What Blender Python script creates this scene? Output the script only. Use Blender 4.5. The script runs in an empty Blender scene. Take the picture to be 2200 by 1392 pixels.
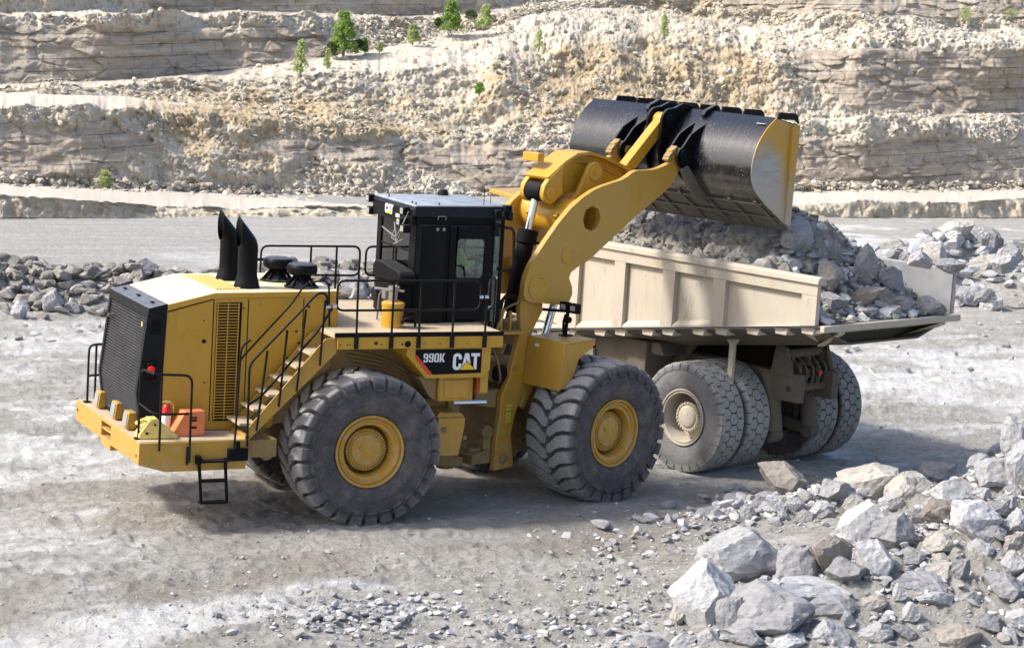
import bpy, bmesh, math, random
import numpy as np
from math import radians, sin, cos, pi
from mathutils import Vector, Matrix

random.seed(7)
RNG = np.random.default_rng(11)
scene = bpy.context.scene
COL = scene.collection

# ------------------------------------------------------------------ camera
CAM = np.array([-15.07, -38.2, 9.29])
YAW, PITCH, ROLL, FPX = -0.452, -0.1445, 0.061, 5085.0
def axes():
    ca, sa = cos(YAW), sin(YAW)
    f = np.array([-sa*cos(PITCH), ca*cos(PITCH), sin(PITCH)])
    r = np.array([ca, sa, 0.0]); u = np.cross(r, f)
    return r*cos(ROLL)+u*sin(ROLL), -r*sin(ROLL)+u*cos(ROLL), f
RR, UU, FF = axes()
cam_d = bpy.data.cameras.new('camera'); cam = bpy.data.objects.new('camera', cam_d); COL.objects.link(cam)
M = Matrix((( RR[0], UU[0], -FF[0], CAM[0]), (RR[1], UU[1], -FF[1], CAM[1]), (RR[2], UU[2], -FF[2], CAM[2]), (0, 0, 0, 1)))
cam.matrix_world = M
cam_d.sensor_width = 36; cam_d.lens = FPX/2200*36; cam_d.clip_start = 0.5; cam_d.clip_end = 1500
scene.camera = cam

def rays(u, v):
    """survey helper: directions of sight lines (numpy, any shape)"""
    u = np.asarray(u, float); v = np.asarray(v, float)
    d = FF + RR*((u-1100)/FPX)[..., None] - UU*((v-696)/FPX)[..., None]
    return d/np.linalg.norm(d, axis=-1, keepdims=True)

# ------------------------------------------------------------------ numpy noise
def hsh(i, j, k, s=0):
    n = (i*374761393 + j*668265263 + k*2147483647*3 + s*974634777) & 0xffffffff
    n = ((n ^ (n >> 13))*1274126177) & 0xffffffff
    n = ((n ^ (n >> 16))*2246822519) & 0xffffffff
    return ((n ^ (n >> 15)) & 0xffffff)/float(0xffffff)
def vnoise(p, s=0):
    f = np.floor(p).astype(np.int64); t = p-f; t = t*t*t*(t*(t*6-15)+10)
    r = 0
    for a in (0, 1):
        for b in (0, 1):
            for c in (0, 1):
                w = (t[..., 0] if a else 1-t[..., 0])*(t[..., 1] if b else 1-t[..., 1])*(t[..., 2] if c else 1-t[..., 2])
                r = r+w*hsh(f[..., 0]+a, f[..., 1]+b, f[..., 2]+c, s)
    return r*2-1
def fbm(p, oct=4, s=0, gain=.5):
    r = 0; a = 1
    for o in range(oct):
        r = r+a*vnoise(p*2**o, s+o); a *= gain
    return r
def worley(p, s=0):
    f = np.floor(p).astype(np.int64); best = np.full(p.shape[:-1], 9.); cid = np.zeros(p.shape[:-1]); b2 = np.full(p.shape[:-1], 9.)
    for a in (-1, 0, 1):
        for b in (-1, 0, 1):
            for c in (-1, 0, 1):
                g = f+np.array([a, b, c])
                q = np.stack([hsh(g[..., 0], g[..., 1], g[..., 2], s+k) for k in (1, 2, 3)], -1)+g
                d = np.sqrt(((q-p)**2).sum(-1)); h = hsh(g[..., 0], g[..., 1], g[..., 2], s+9)
                m = d < best
                b2 = np.where(m, best, np.minimum(b2, d)); cid = np.where(m, h, cid); best = np.where(m, d, best)
    return best, b2, cid
def facet(p, s=0, tilt=.9):
    f = np.floor(p).astype(np.int64); best = np.full(p.shape[:-1], 9.); b2 = best.copy(); out = np.zeros(p.shape[:-1])
    for a in (-1, 0, 1):
        for b in (-1, 0, 1):
            for c in (-1, 0, 1):
                g = f+np.array([a, b, c]); h_ = [hsh(g[..., 0], g[..., 1], g[..., 2], s+k) for k in range(1, 8)]
                dl = p-(np.stack(h_[:3], -1)+g); d = np.sqrt((dl**2).sum(-1)); m = d < best
                v = h_[3]+tilt*(dl[..., 0]*(h_[4]*2-1)+dl[..., 1]*(h_[5]*2-1)+dl[..., 2]*(h_[6]*2-1))*2
                b2 = np.where(m, best, np.minimum(b2, d)); out = np.where(m, v, out); best = np.where(m, d, best)
    return out*sstep(0, .18, b2-best)
def sstep(a, b, x):
    t = np.clip((x-a)/(b-a), 0, 1); return t*t*(3-2*t)

# ------------------------------------------------------------------ materials
MATS = {}
def N(nt, t, **kw):
    n = nt.nodes.new(t)
    for k, v in kw.items(): setattr(n, k, v)
    return n
def ramp(nt, src, stops):
    r = N(nt, 'ShaderNodeValToRGB'); nt.links.new(src, r.inputs[0])
    e = r.color_ramp.elements
    while len(e) < len(stops): e.new(0.5)
    for i, (p, c) in enumerate(stops):
        e[i].position = p; e[i].color = (*c, 1) if len(c) == 3 else c
    return r.outputs[0]
def mix(nt, f, a, b, mode='MIX'):
    m = N(nt, 'ShaderNodeMix', data_type='RGBA', blend_type=mode)
    for s, v in ((0, f), (6, a), (7, b)):
        if isinstance(v, (int, float)): m.inputs[s].default_value = v
        elif isinstance(v, tuple): m.inputs[s].default_value = (*v, 1)
        else: nt.links.new(v, m.inputs[s])
    return m.outputs[2]
def noise(nt, scale, detail=4, rough=.55, vec=None, dist=0):
    n = N(nt, 'ShaderNodeTexNoise'); n.inputs['Scale'].default_value = scale; n.inputs['Detail'].default_value = detail
    n.inputs['Roughness'].default_value = rough; n.inputs['Distortion'].default_value = dist
    if vec is not None: nt.links.new(vec, n.inputs['Vector'])
    return n.outputs[0]
def maprange(nt, v, a, b, c=0., d=1.):
    m = N(nt, 'ShaderNodeMapRange'); nt.links.new(v, m.inputs[0])
    for i, x in enumerate((a, b, c, d)): m.inputs[i+1].default_value = x
    return m.outputs[0]
def mathn(nt, op, a, b=0.):
    m = N(nt, 'ShaderNodeMath', operation=op)
    for i, v in enumerate((a, b)):
        if isinstance(v, (int, float)): m.inputs[i].default_value = v
        else: nt.links.new(v, m.inputs[i])
    return m.outputs[0]
def scalevec(nt, vec, s):
    m = N(nt, 'ShaderNodeMapping'); nt.links.new(vec, m.inputs[0]); m.inputs['Scale'].default_value = s
    return m.outputs[0]
def new(name):
    m = bpy.data.materials.new(name); m.use_nodes = True; nt = m.node_tree; nt.nodes.clear()
    out = N(nt, 'ShaderNodeOutputMaterial'); b = N(nt, 'ShaderNodeBsdfPrincipled'); nt.links.new(b.outputs[0], out.inputs[0])
    MATS[name] = m
    return m, nt, b
def objco(nt): return N(nt, 'ShaderNodeTexCoord').outputs['Object']
def bump(nt, b, h, strength, dist=.02):
    n = N(nt, 'ShaderNodeBump'); n.inputs['Strength'].default_value = strength; n.inputs['Distance'].default_value = dist
    nt.links.new(h, n.inputs['Height']); nt.links.new(n.outputs[0], b.inputs['Normal'])
def simple(name, col, rough=.5, metal=0., dust=0., dustcol=(.42, .37, .30), var=.12, grime=.25, bmp=.0, topdust=.0, nscale=3.):
    m, nt, b = new(name)
    co = objco(nt)
    n1 = noise(nt, nscale, 5, .6, co)
    c = mix(nt, maprange(nt, n1, .3, .7), tuple(x*(1-var) for x in col), tuple(min(1, x*(1+var)) for x in col))
    if grime > 0:
        # streaky dirt running down the panels
        st = noise(nt, 1., 5, .6, scalevec(nt, co, (9, 9, 1.3)))
        g = maprange(nt, st, .52, .75, 0, grime)
        c = mix(nt, g, c, tuple(x*.45+.02 for x in col))
    if dust > 0:
        n2 = noise(nt, 1.7, 6, .7, co)
        c = mix(nt, maprange(nt, n2, .35, .7, dust*.25, dust), c, dustcol)
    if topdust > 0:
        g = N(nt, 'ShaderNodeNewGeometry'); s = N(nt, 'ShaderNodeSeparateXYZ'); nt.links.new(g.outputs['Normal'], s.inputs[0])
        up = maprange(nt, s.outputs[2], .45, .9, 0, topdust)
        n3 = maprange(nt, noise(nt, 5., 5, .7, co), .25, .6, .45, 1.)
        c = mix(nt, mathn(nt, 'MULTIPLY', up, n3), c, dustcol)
    if 'yellow' in name or 'arm' in name:
        z_ = N(nt, 'ShaderNodeSeparateXYZ'); nt.links.new(co, z_.inputs[0])
        sc_ = noise(nt, 7, 6, .8, co); low = maprange(nt, z_.outputs[2], .9, 3.0, .62, .80)
        m_ = N(nt, 'ShaderNodeMath', operation='SUBTRACT'); nt.links.new(sc_, m_.inputs[0]); nt.links.new(low, m_.inputs[1])
        c = mix(nt, maprange(nt, m_.outputs[0], -.12, .04, 0, .8), c, (.40, .345, .26))
        scr = noise(nt, 1, 3, .6, scalevec(nt, co, (3, 3, 60))); g2 = maprange(nt, scr, .70, .74, 0, .35); c = mix(nt, g2, c, (.20, .12, .03))
    if name == 'truck_paint':
        r1 = noise(nt, 1, 6, .8, scalevec(nt, co, (2.2, 2.2, .8))); c = mix(nt, maprange(nt, r1, .58, .66, 0, .45), c, (.25, .19, .13))
        r2 = noise(nt, 14, 5, .8, co); c = mix(nt, maprange(nt, r2, .66, .72, 0, .6), c, (.16, .12, .09))
    nt.links.new(c, b.inputs['Base Color'])
    if max(col) < .02: b.inputs['Specular IOR Level'].default_value = .14
    b.inputs['Metallic'].default_value = metal
    r = maprange(nt, n1, .3, .7, max(0.05, rough-.1), min(1, rough+.12)); nt.links.new(r, b.inputs['Roughness'])
    if bmp > 0: bump(nt, b, noise(nt, 40, 4, .6, co), bmp, .01)
    return m
YEL = simple('yellow_paint', (.50, .262, .016), .42, dust=.26, dustcol=(.40, .30, .16), var=.06, grime=.35, topdust=.55, bmp=.02)
YELC = simple('clean_yellow_paint', (.53, .28, .012), .33, dust=.22, dustcol=(.46, .33, .13), var=.05, grime=.28, topdust=.3)
ARMY = simple('dusty_arm_paint', (.50, .27, .02), .38, dust=.42, dustcol=(.43, .31, .13), var=.05, grime=.25, topdust=.3, bmp=.03)
HOODT = simple('sunlit_dusty_hood_paint', (.53, .28, .012), .35, dust=.1, dustcol=(.88, .78, .52), var=.04, grime=.1, topdust=.95)  # sun glare of the hood top mixed into its pale dust colour
YELRIM = simple('rim_yellow_paint', (.50, .27, .02), .4, dust=.15, dustcol=(.36, .27, .15), var=.1, grime=.3)
DECK = simple('dusty_deck', (.42, .33, .2), .8, dust=.8, dustcol=(.50, .42, .32), var=.1, grime=.1, bmp=.25, nscale=8)
DIRTYYEL = simple('muddy_yellow', (.30, .185, .045), .75, dust=.75, dustcol=(.25, .19, .115), var=.2, grime=.6, topdust=.6, bmp=.3)
BLK = simple('black_paint', (.0035, .0035, .0042), .42, dust=.012, var=.2, grime=.0, topdust=.35, dustcol=(.22, .24, .27))
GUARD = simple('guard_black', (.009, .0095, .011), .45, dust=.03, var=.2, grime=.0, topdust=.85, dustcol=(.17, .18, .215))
SLAT = simple('grille_slat_paint', (.035, .036, .04), .5, dust=.5, dustcol=(.085, .085, .09), var=.2, grime=.1)
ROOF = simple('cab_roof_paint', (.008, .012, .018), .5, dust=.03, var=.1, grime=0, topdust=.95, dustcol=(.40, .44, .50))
BLKM = simple('matte_black', (.005, .005, .006), .65, var=.2, grime=0, topdust=.2, dustcol=(.12, .12, .12))
BARBLK = simple('rail_black', (.012, .012, .013), .5, var=.2, grime=0)
STEEL = simple('chrome', (.75, .76, .8), .16, 1., var=.05, grime=0.)
GREYST = simple('worn_steel', (.30, .29, .28), .45, .5, dust=.5, dustcol=(.25, .23, .20), var=.2, grime=.4, bmp=.2)
DARKMUD = simple('bucket_floor_plates', (.12, .115, .105), .7, .1, dust=.7, dustcol=(.155, .135, .115), var=.3, grime=.5, bmp=.4)
DARK = simple('dark_recess', (.012, .010, .008), .9, var=.3, grime=0)
RED = simple('red_lens', (.75, .02, .015), .25, var=.05, grime=0)
REDP = simple('red_paint', (.55, .02, .015), .4, var=.05, grime=0)
WHITE = simple('white_paint', (.78, .78, .78), .5, var=.03, grime=.0)
ORANGE = simple('orange_plastic', (.80, .19, .05), .6, dust=.25, dustcol=(.5, .35, .25), var=.08, grime=.2)
YPLAST = simple('yellow_plastic', (.82, .60, .13), .55, dust=.25, dustcol=(.6, .52, .3), var=.05, grime=.15)
TAN = simple('truck_paint', (.47, .405, .305), .72, dust=.9, dustcol=(.45, .41, .35), var=.08, grime=.45, topdust=.7, bmp=.2, nscale=2.)
DIRTBROWN = simple('caked_brown_dirt', (.06, .042, .03), .95, dust=.35, dustcol=(.09, .068, .05), var=.3, grime=.5, bmp=.8)
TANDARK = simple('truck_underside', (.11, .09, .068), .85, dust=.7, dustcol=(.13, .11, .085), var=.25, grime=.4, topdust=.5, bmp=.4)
BEDIN = simple('worn_bed_steel', (.27, .275, .295), .6, .15, dust=.6, dustcol=(.36, .35, .345), var=.15, grime=.4, bmp=.2)
HIVIS = simple('hivis_cloth', (.52, .68, .06), .8, var=.1, grime=0)
SKIN = simple('skin', (.48, .28, .19), .55, var=.05, grime=0)
CLOTH = simple('dark_cloth', (.03, .035, .06), .85, var=.2, grime=0)
LAMP = simple('lamp_glass', (.30, .30, .29), .2, var=.1, grime=0)
TWHITE = simple('decal_white', (.82, .82, .84), .5, var=.01, grime=0)
TYEL = simple('decal_yellow', (.85, .50, .01), .5, var=.01, grime=0)
TRED = simple('decal_red', (.62, .045, .015), .5, var=.02, grime=0)
SPRAY = simple('spray_paint', (.5, .55, .05), .8, var=.05, grime=0)
AMBER = simple('amber_plastic', (.5, .45, .12), .5, var=.05, grime=0)

def tyre_mat(name, c_side, c_tread):
    m, nt, b = new(name); co = objco(nt)
    n = noise(nt, 6, 6, .7, co); n2 = noise(nt, 1.6, 4, .6, co); n3 = noise(nt, 28, 4, .7, co)
    at = N(nt, 'ShaderNodeAttribute', attribute_name='tread')
    side = mix(nt, maprange(nt, n, .35, .7), tuple(x*.75 for x in c_side), tuple(x*1.3 for x in c_side))
    tr = mix(nt, maprange(nt, n3, .35, .68), tuple(x*.7 for x in c_tread), tuple(x*1.3 for x in c_tread))
    nd_ = noise(nt, 2.6, 7, .75, co); side = mix(nt, maprange(nt, nd_, .46, .66, 0, .65), side, (.17, .155, .135)); side = mix(nt, maprange(nt, noise(nt, 24, 4, .8, co), .60, .68, 0, .5), side, (.24, .23, .21))
    f = mathn(nt, 'MULTIPLY', at.outputs['Fac'], maprange(nt, n2, .25, .6, .6, 1.))
    nt.links.new(mix(nt, f, side, tr), b.inputs['Base Color'])
    b.inputs['Roughness'].default_value = .85
    bump(nt, b, noise(nt, 16, 6, .7, co), .5, .02)
    return m
TYRE = tyre_mat('loader_rubber', (.070, .064, .070), (.33, .325, .32))
TYRET = tyre_mat('truck_rubber', (.165, .165, .17), (.34, .335, .32))
TYRED = tyre_mat('shaded_truck_rubber', (.035, .03, .042), (.30, .29, .275))  # shaded copy of the truck rubber, for the far-side tyres

# glossy black bucket wrapper with scratches and stone specks
m, nt, b = new('bucket_black'); co = objco(nt)
spk = noise(nt, 22, 3, .7, co); big = noise(nt, 1.6, 2, .5, co)
dens = maprange(nt, big, .35, .65, .70, .60)
g = N(nt, 'ShaderNodeMath', operation='GREATER_THAN'); nt.links.new(spk, g.inputs[0]); nt.links.new(dens, g.inputs[1])
strk = noise(nt, 1, 5, .7, scalevec(nt, co, (2.5, 30, 1.6)))
c = mix(nt, maprange(nt, strk, .62, .76, 0, .28), (.007, .008, .012), (.13, .14, .16))
c = mix(nt, mathn(nt, 'MULTIPLY', g.outputs[0], .35), c, (.30, .31, .33)); sz_ = N(nt, 'ShaderNodeSeparateXYZ'); nt.links.new(co, sz_.inputs[0]); dn = mathn(nt, 'ADD', sz_.outputs[2], mathn(nt, 'MULTIPLY', mathn(nt, 'SUBTRACT', noise(nt, 3, 6, .75, co), .5), .9)); c = mix(nt, maprange(nt, dn, 5.95, 5.4, 0, .75), c, (.13, .115, .095))
nt.links.new(c, b.inputs['Base Color']); nt.links.new(maprange(nt, strk, .4, .7, .20, .36), b.inputs['Roughness'])
b.inputs['Coat Weight'].default_value = .55; b.inputs['Coat Roughness'].default_value = .18
bump(nt, b, noise(nt, 9, 3, .6, co), .03, .02)
BUCKB = m
# bucket cheek: yellow paint worn through to steel low down by the wrapper
m, nt, b = new('bucket_cheek_paint'); co = objco(nt)
s = N(nt, 'ShaderNodeSeparateXYZ'); nt.links.new(co, s.inputs[0])
dx = mathn(nt, 'SUBTRACT', s.outputs[0], 5.55); dz = mathn(nt, 'SUBTRACT', s.outputs[2], 5.72)
d2 = mathn(nt, 'SQRT', mathn(nt, 'ADD', mathn(nt, 'MULTIPLY', dx, mathn(nt, 'MULTIPLY', dx, 1.35)), mathn(nt, 'MULTIPLY', dz, mathn(nt, 'MULTIPLY', dz, .75))))
d2 = mathn(nt, 'ADD', d2, mathn(nt, 'MULTIPLY', mathn(nt, 'SUBTRACT', noise(nt, 2.2, 5, .6, co), .5), .35))
w = maprange(nt, d2, .48, .80, 1, 0)
cy = mix(nt, maprange(nt, noise(nt, 3, 5, .6, co), .35, .7), (.55, .30, .03), (.45, .28, .07))
cs = mix(nt, maprange(nt, noise(nt, 2, 5, .6, scalevec(nt, co, (1, 1, 6))), .3, .7), (.27, .285, .30), (.40, .41, .43))
dl_ = mathn(nt, 'ADD', s.outputs[2], mathn(nt, 'MULTIPLY', mathn(nt, 'SUBTRACT', noise(nt, 4, 5, .7, co), .5), 1.1)); cz_ = mix(nt, maprange(nt, dl_, 6.1, 5.2, 0, .9), mix(nt, w, cy, cs), (.42, .37, .31))
nt.links.new(cz_, b.inputs['Base Color']); nt.links.new(maprange(nt, w, 0, 1, .4, .3), b.inputs['Roughness']); nt.links.new(mathn(nt, 'MULTIPLY', w, .55), b.inputs['Metallic'])
CHEEK = m

# glass
def glass(name, tint, op):
    m, nt, b = new(name); out = [n for n in nt.nodes if n.type == 'OUTPUT_MATERIAL'][0]
    tr = N(nt, 'ShaderNodeBsdfTransparent'); tr.inputs[0].default_value = (*tint, 1)
    gl = N(nt, 'ShaderNodeBsdfGlossy'); gl.inputs['Roughness'].default_value = .04
    fr = N(nt, 'ShaderNodeFresnel'); fr.inputs[0].default_value = 1.5
    mx = N(nt, 'ShaderNodeMixShader'); nt.links.new(mathn(nt, 'ADD', fr.outputs[0], op), mx.inputs[0]); nt.links.new(tr.outputs[0], mx.inputs[1]); nt.links.new(gl.outputs[0], mx.inputs[2])
    nt.links.new(mx.outputs[0], out.inputs[0]); return m
GLASS = glass('tinted_glass', (.84, .95, .95), .04)
DGLASS = glass('dark_tinted_glass', (.50, .60, .60), .07)

# rock material: uses per-object random shade
def rock_mat(name, c0, c1, c2, warm=(.36, .31, .24), rnd=True, attr=None):
    m, nt, b = new(name); co = objco(nt)
    n = noise(nt, 1.6, 6, .65, co, .3); n2 = noise(nt, 7, 6, .7, co); n3 = noise(nt, 1., 4, .6, scalevec(nt, co, (1.2, 1.2, 7)))
    c = mix(nt, maprange(nt, n, .3, .7), c0, c1)
    c = mix(nt, maprange(nt, n2, .45, .75, 0, .55), c, c2)
    c = mix(nt, maprange(nt, n3, .55, .72, 0, .35), c, warm)
    if rnd:
        oi = N(nt, 'ShaderNodeObjectInfo')
        hsv = N(nt, 'ShaderNodeHueSaturation'); nt.links.new(maprange(nt, oi.outputs['Random'], 0, 1, .70, 1.06), hsv.inputs['Value']); nt.links.new(c, hsv.inputs['Color'])
        c = hsv.outputs[0]
    if attr:
        at = N(nt, 'ShaderNodeAttribute', attribute_name=attr)
        hsv = N(nt, 'ShaderNodeHueSaturation'); nt.links.new(maprange(nt, at.outputs['Fac'], 0, 1, .55, 1.25), hsv.inputs['Value']); nt.links.new(c, hsv.inputs['Color'])
        c = hsv.outputs[0]
    nt.links.new(c, b.inputs['Base Color']); b.inputs['Roughness'].default_value = .85
    vo = N(nt, 'ShaderNodeTexVoronoi'); vo.inputs['Scale'].default_value = 3.5; nt.links.new(co, vo.inputs['Vector'])
    h = mathn(nt, 'ADD', mathn(nt, 'ADD', noise(nt, 9, 9, .75, co), mathn(nt, 'MULTIPLY', n3, .9)), mathn(nt, 'MULTIPLY', vo.outputs['Distance'], .8))
    bump(nt, b, h, .8, .05)
    return m
ROCK = rock_mat('limestone', (.40, .405, .42), (.565, .57, .585), (.65, .65, .66))
ROCKB = rock_mat('brown_limestone', (.27, .24, .21), (.40, .36, .32), (.48, .45, .41))
ROCKT = rock_mat('tan_limestone', (.37, .35, .315), (.50, .475, .435), (.58, .565, .535))
ROCKG = rock_mat('grey_limestone', (.25, .25, .265), (.39, .39, .405), (.48, .48, .49))
RUBBLE = rock_mat('broken_limestone', (.36, .36, .37), (.54, .54, .55), (.62, .62, .62), rnd=False, attr='shade')
SLOPEST = rock_mat('slope_stone', (.42, .365, .285), (.60, .54, .45), (.68, .635, .56), warm=(.46, .36, .22), rnd=False, attr='shade')
RUBBLED = rock_mat('dark_broken_stone', (.22, .205, .18), (.32, .30, .275), (.42, .41, .385), warm=(.19, .14, .10), rnd=False, attr='shade')

# ground
m, nt, b = new('quarry_floor')
geo = N(nt, 'ShaderNodeNewGeometry').outputs['Position']
at = N(nt, 'ShaderNodeAttribute', attribute_name='tone'); sp = N(nt, 'ShaderNodeSeparateColor'); nt.links.new(at.outputs['Color'], sp.inputs[0])
str_ = scalevec(nt, geo, (.45, 1.3, 1))
n1 = noise(nt, 1.1, 10, .72, str_, .15); n2 = noise(nt, 5, 8, .7, geo); n3 = noise(nt, 26, 6, .7, geo); n4 = noise(nt, .28, 5, .6, geo)
tk_ = noise(nt, 1, 7, .7, scalevec(nt, geo, (.18, 2.4, 1)), .4); c = mix(nt, maprange(nt, n1, .36, .64), (.42, .405, .365), (.635, .625, .595)); c = mix(nt, maprange(nt, tk_, .50, .66, 0, .5), c, (.33, .31, .28))
c = mix(nt, maprange(nt, n4, .42, .62, 0, .5), c, (.44, .43, .385))
c = mix(nt, maprange(nt, n2, .38, .54, .45, 0), c, (.27, .245, .22))
c = mix(nt, maprange(nt, n3, .56, .72, 0, .45), c, (.62, .61, .62))
n5 = noise(nt, 11, 6, .8, scalevec(nt, geo, (.7, 1.5, 1))); c = mix(nt, maprange(nt, n5, .36, .46, .65, 0), c, (.24, .22, .195)); n6 = noise(nt, 42, 4, .8, geo); c = mix(nt, maprange(nt, n6, .36, .45, .5, 0), c, (.22, .20, .18))
c = mix(nt, mathn(nt, 'MULTIPLY', sp.outputs[0], maprange(nt, n1, .34, .56, .35, 1.)), c, (.78, .78, .775))   # pale chalky dust and puddled slurry
c = mix(nt, mathn(nt, 'MULTIPLY', sp.outputs[1], .6), c, (.33, .29, .245))   # browner soil, also in an oval under the loader
st_ = noise(nt, 1, 6, .7, scalevec(nt, geo, (.12, 1.6, 1)), .3); c = mix(nt, mathn(nt, 'MULTIPLY', sp.outputs[2], .5), c, mix(nt, maprange(nt, st_, .38, .62), (.36, .355, .35), (.54, .535, .53)))    # compacted grey haul track
nt.links.new(c, b.inputs['Base Color']); b.inputs['Roughness'].default_value = .93
h = mathn(nt, 'ADD', mathn(nt, 'ADD', mathn(nt, 'MULTIPLY', n2, 1.), mathn(nt, 'MULTIPLY', n3, .35)), mathn(nt, 'MULTIPLY', noise(nt, 2.2, 6, .7, str_, .5), 1.2))
h = mathn(nt, 'ADD', h, mathn(nt, 'MULTIPLY', n5, 1.1))
bump(nt, b, h, 1., .10)
GROUND = m

# quarry face
TUP = np.array([-0.0545, 0.0259, 0.9982])
m, nt, b = new('quarry_rock_face')
geo = N(nt, 'ShaderNodeNewGeometry').outputs['Position']
dt = N(nt, 'ShaderNodeVectorMath', operation='DOT_PRODUCT'); nt.links.new(geo, dt.inputs[0]); dt.inputs[1].default_value = tuple(TUP)
hz = dt.outputs['Value']
s = N(nt, 'ShaderNodeSeparateXYZ'); nt.links.new(geo, s.inputs[0])
cmb = N(nt, 'ShaderNodeCombineXYZ'); nt.links.new(mathn(nt, 'MULTIPLY', s.outputs[0], .06), cmb.inputs[0]); nt.links.new(mathn(nt, 'MULTIPLY', s.outputs[1], .03), cmb.inputs[1]); nt.links.new(mathn(nt, 'MULTIPLY', hz, 2.6), cmb.inputs[2])
lay = noise(nt, 1.0, 6, .7, cmb.outputs[0], .2)
at = N(nt, 'ShaderNodeAttribute', attribute_name='geo'); sp = N(nt, 'ShaderNodeSeparateColor'); nt.links.new(at.outputs['Color'], sp.inputs[0])
at2 = N(nt, 'ShaderNodeAttribute', attribute_name='cell')
nb = noise(nt, .35, 6, .65, geo, .5); nm = noise(nt, 2.2, 7, .7, geo); nf = noise(nt, 9, 5, .7, geo)
strata = mix(nt, maprange(nt, lay, .35, .65), (.37, .30, .225), (.60, .52, .42))
strata = mix(nt, maprange(nt, nb, .50, .70, 0, .5), strata, (.42, .40, .375))
strata = mix(nt, maprange(nt, nm, .5, .75, 0, .45), strata, (.52, .48, .43))
jm = N(nt, 'ShaderNodeTexBrick'); jc = N(nt, 'ShaderNodeCombineXYZ'); nt.links.new(mathn(nt, 'ADD', mathn(nt, 'MULTIPLY', s.outputs[0], .9), mathn(nt, 'MULTIPLY', nm, .8)), jc.inputs[0]); nt.links.new(mathn(nt, 'ADD', hz, mathn(nt, 'MULTIPLY', nm, .18)), jc.inputs[1])
nt.links.new(jc.outputs[0], jm.inputs['Vector']); jm.inputs['Scale'].default_value = .8; jm.inputs['Mortar Size'].default_value = .012; jm.inputs['Mortar Smooth'].default_value = .6; jm.inputs['Brick Width'].default_value = 1.6; jm.inputs['Row Height'].default_value = .42
jf = mathn(nt, 'MULTIPLY', jm.outputs['Fac'], maprange(nt, noise(nt, .8, 3, .5, geo), .4, .6, .25, .95))
strata = mix(nt, jf, strata, (.16, .13, .105))
strata = mix(nt, maprange(nt, noise(nt, 1.3, 6, .75, scalevec(nt, geo, (1.6, 1.6, .5))), .56, .60, 0, .35), strata, (.22, .19, .16))
rub = mix(nt, maprange(nt, nm, .3, .65), (.49, .42, .32), (.68, .61, .49))
rub = mix(nt, maprange(nt, at2.outputs['Fac'], .0, 1., .0, .6), rub, (.74, .70, .62))
rub = mix(nt, maprange(nt, nf, .30, .48, .6, 0), rub, (.30, .255, .20))
och = mix(nt, maprange(nt, nm, .35, .65), (.38, .28, .165), (.62, .51, .345))
och = mix(nt, maprange(nt, nf, .55, .72, 0, .6), och, (.66, .60, .50))
c = mix(nt, sp.outputs[1], rub, och)
c = mix(nt, sp.outputs[0], c, strata)
c = mix(nt, sp.outputs[2], c, (.64, .585, .50))
nt.links.new(c, b.inputs['Base Color']); b.inputs['Roughness'].default_value = .95
h = mathn(nt, 'ADD', mathn(nt, 'ADD', mathn(nt, 'MULTIPLY', nm, 1.), mathn(nt, 'MULTIPLY', nf, .45)), mathn(nt, 'MULTIPLY', mathn(nt, 'MULTIPLY', lay, sp.outputs[0]), .9))
h = mathn(nt, 'SUBTRACT', h, mathn(nt, 'MULTIPLY', mathn(nt, 'MULTIPLY', jf, sp.outputs[0]), .5))
h = mathn(nt, 'ADD', h, mathn(nt, 'MULTIPLY', noise(nt, 28, 4, .7, geo), .3))
bump(nt, b, h, 1., .15)
FACE = m
def leafmat(name, a, b_):
    m, nt, b = new(name); oi = objco(nt)
    nt.links.new(mix(nt, maprange(nt, noise(nt, 3, 3, .6, oi), .35, .65), a, b_), b.inputs['Base Color']); b.inputs['Roughness'].default_value = .6
    b.inputs['Subsurface Weight'].default_value = 0
    out = [n for n in nt.nodes if n.type == 'OUTPUT_MATERIAL'][0]
    tl = N(nt, 'ShaderNodeBsdfTranslucent'); tl.inputs[0].default_value = (*[x*1.6 for x in b_], 1)
    mx = N(nt, 'ShaderNodeMixShader'); mx.inputs[0].default_value = .35; nt.links.new(b.outputs[0], mx.inputs[1]); nt.links.new(tl.outputs[0], mx.inputs[2]); nt.links.new(mx.outputs[0], out.inputs[0])
    return m
LEAF = leafmat('birch_leaves', (.13, .22, .05), (.26, .38, .10))
LEAFP = leafmat('pale_leaves', (.28, .34, .13), (.42, .48, .22))
LEAFD = leafmat('dark_leaves', (.05, .09, .03), (.10, .16, .05))
BARK = simple('bark', (.22, .19, .15), .9, var=.2, grime=0)

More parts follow.
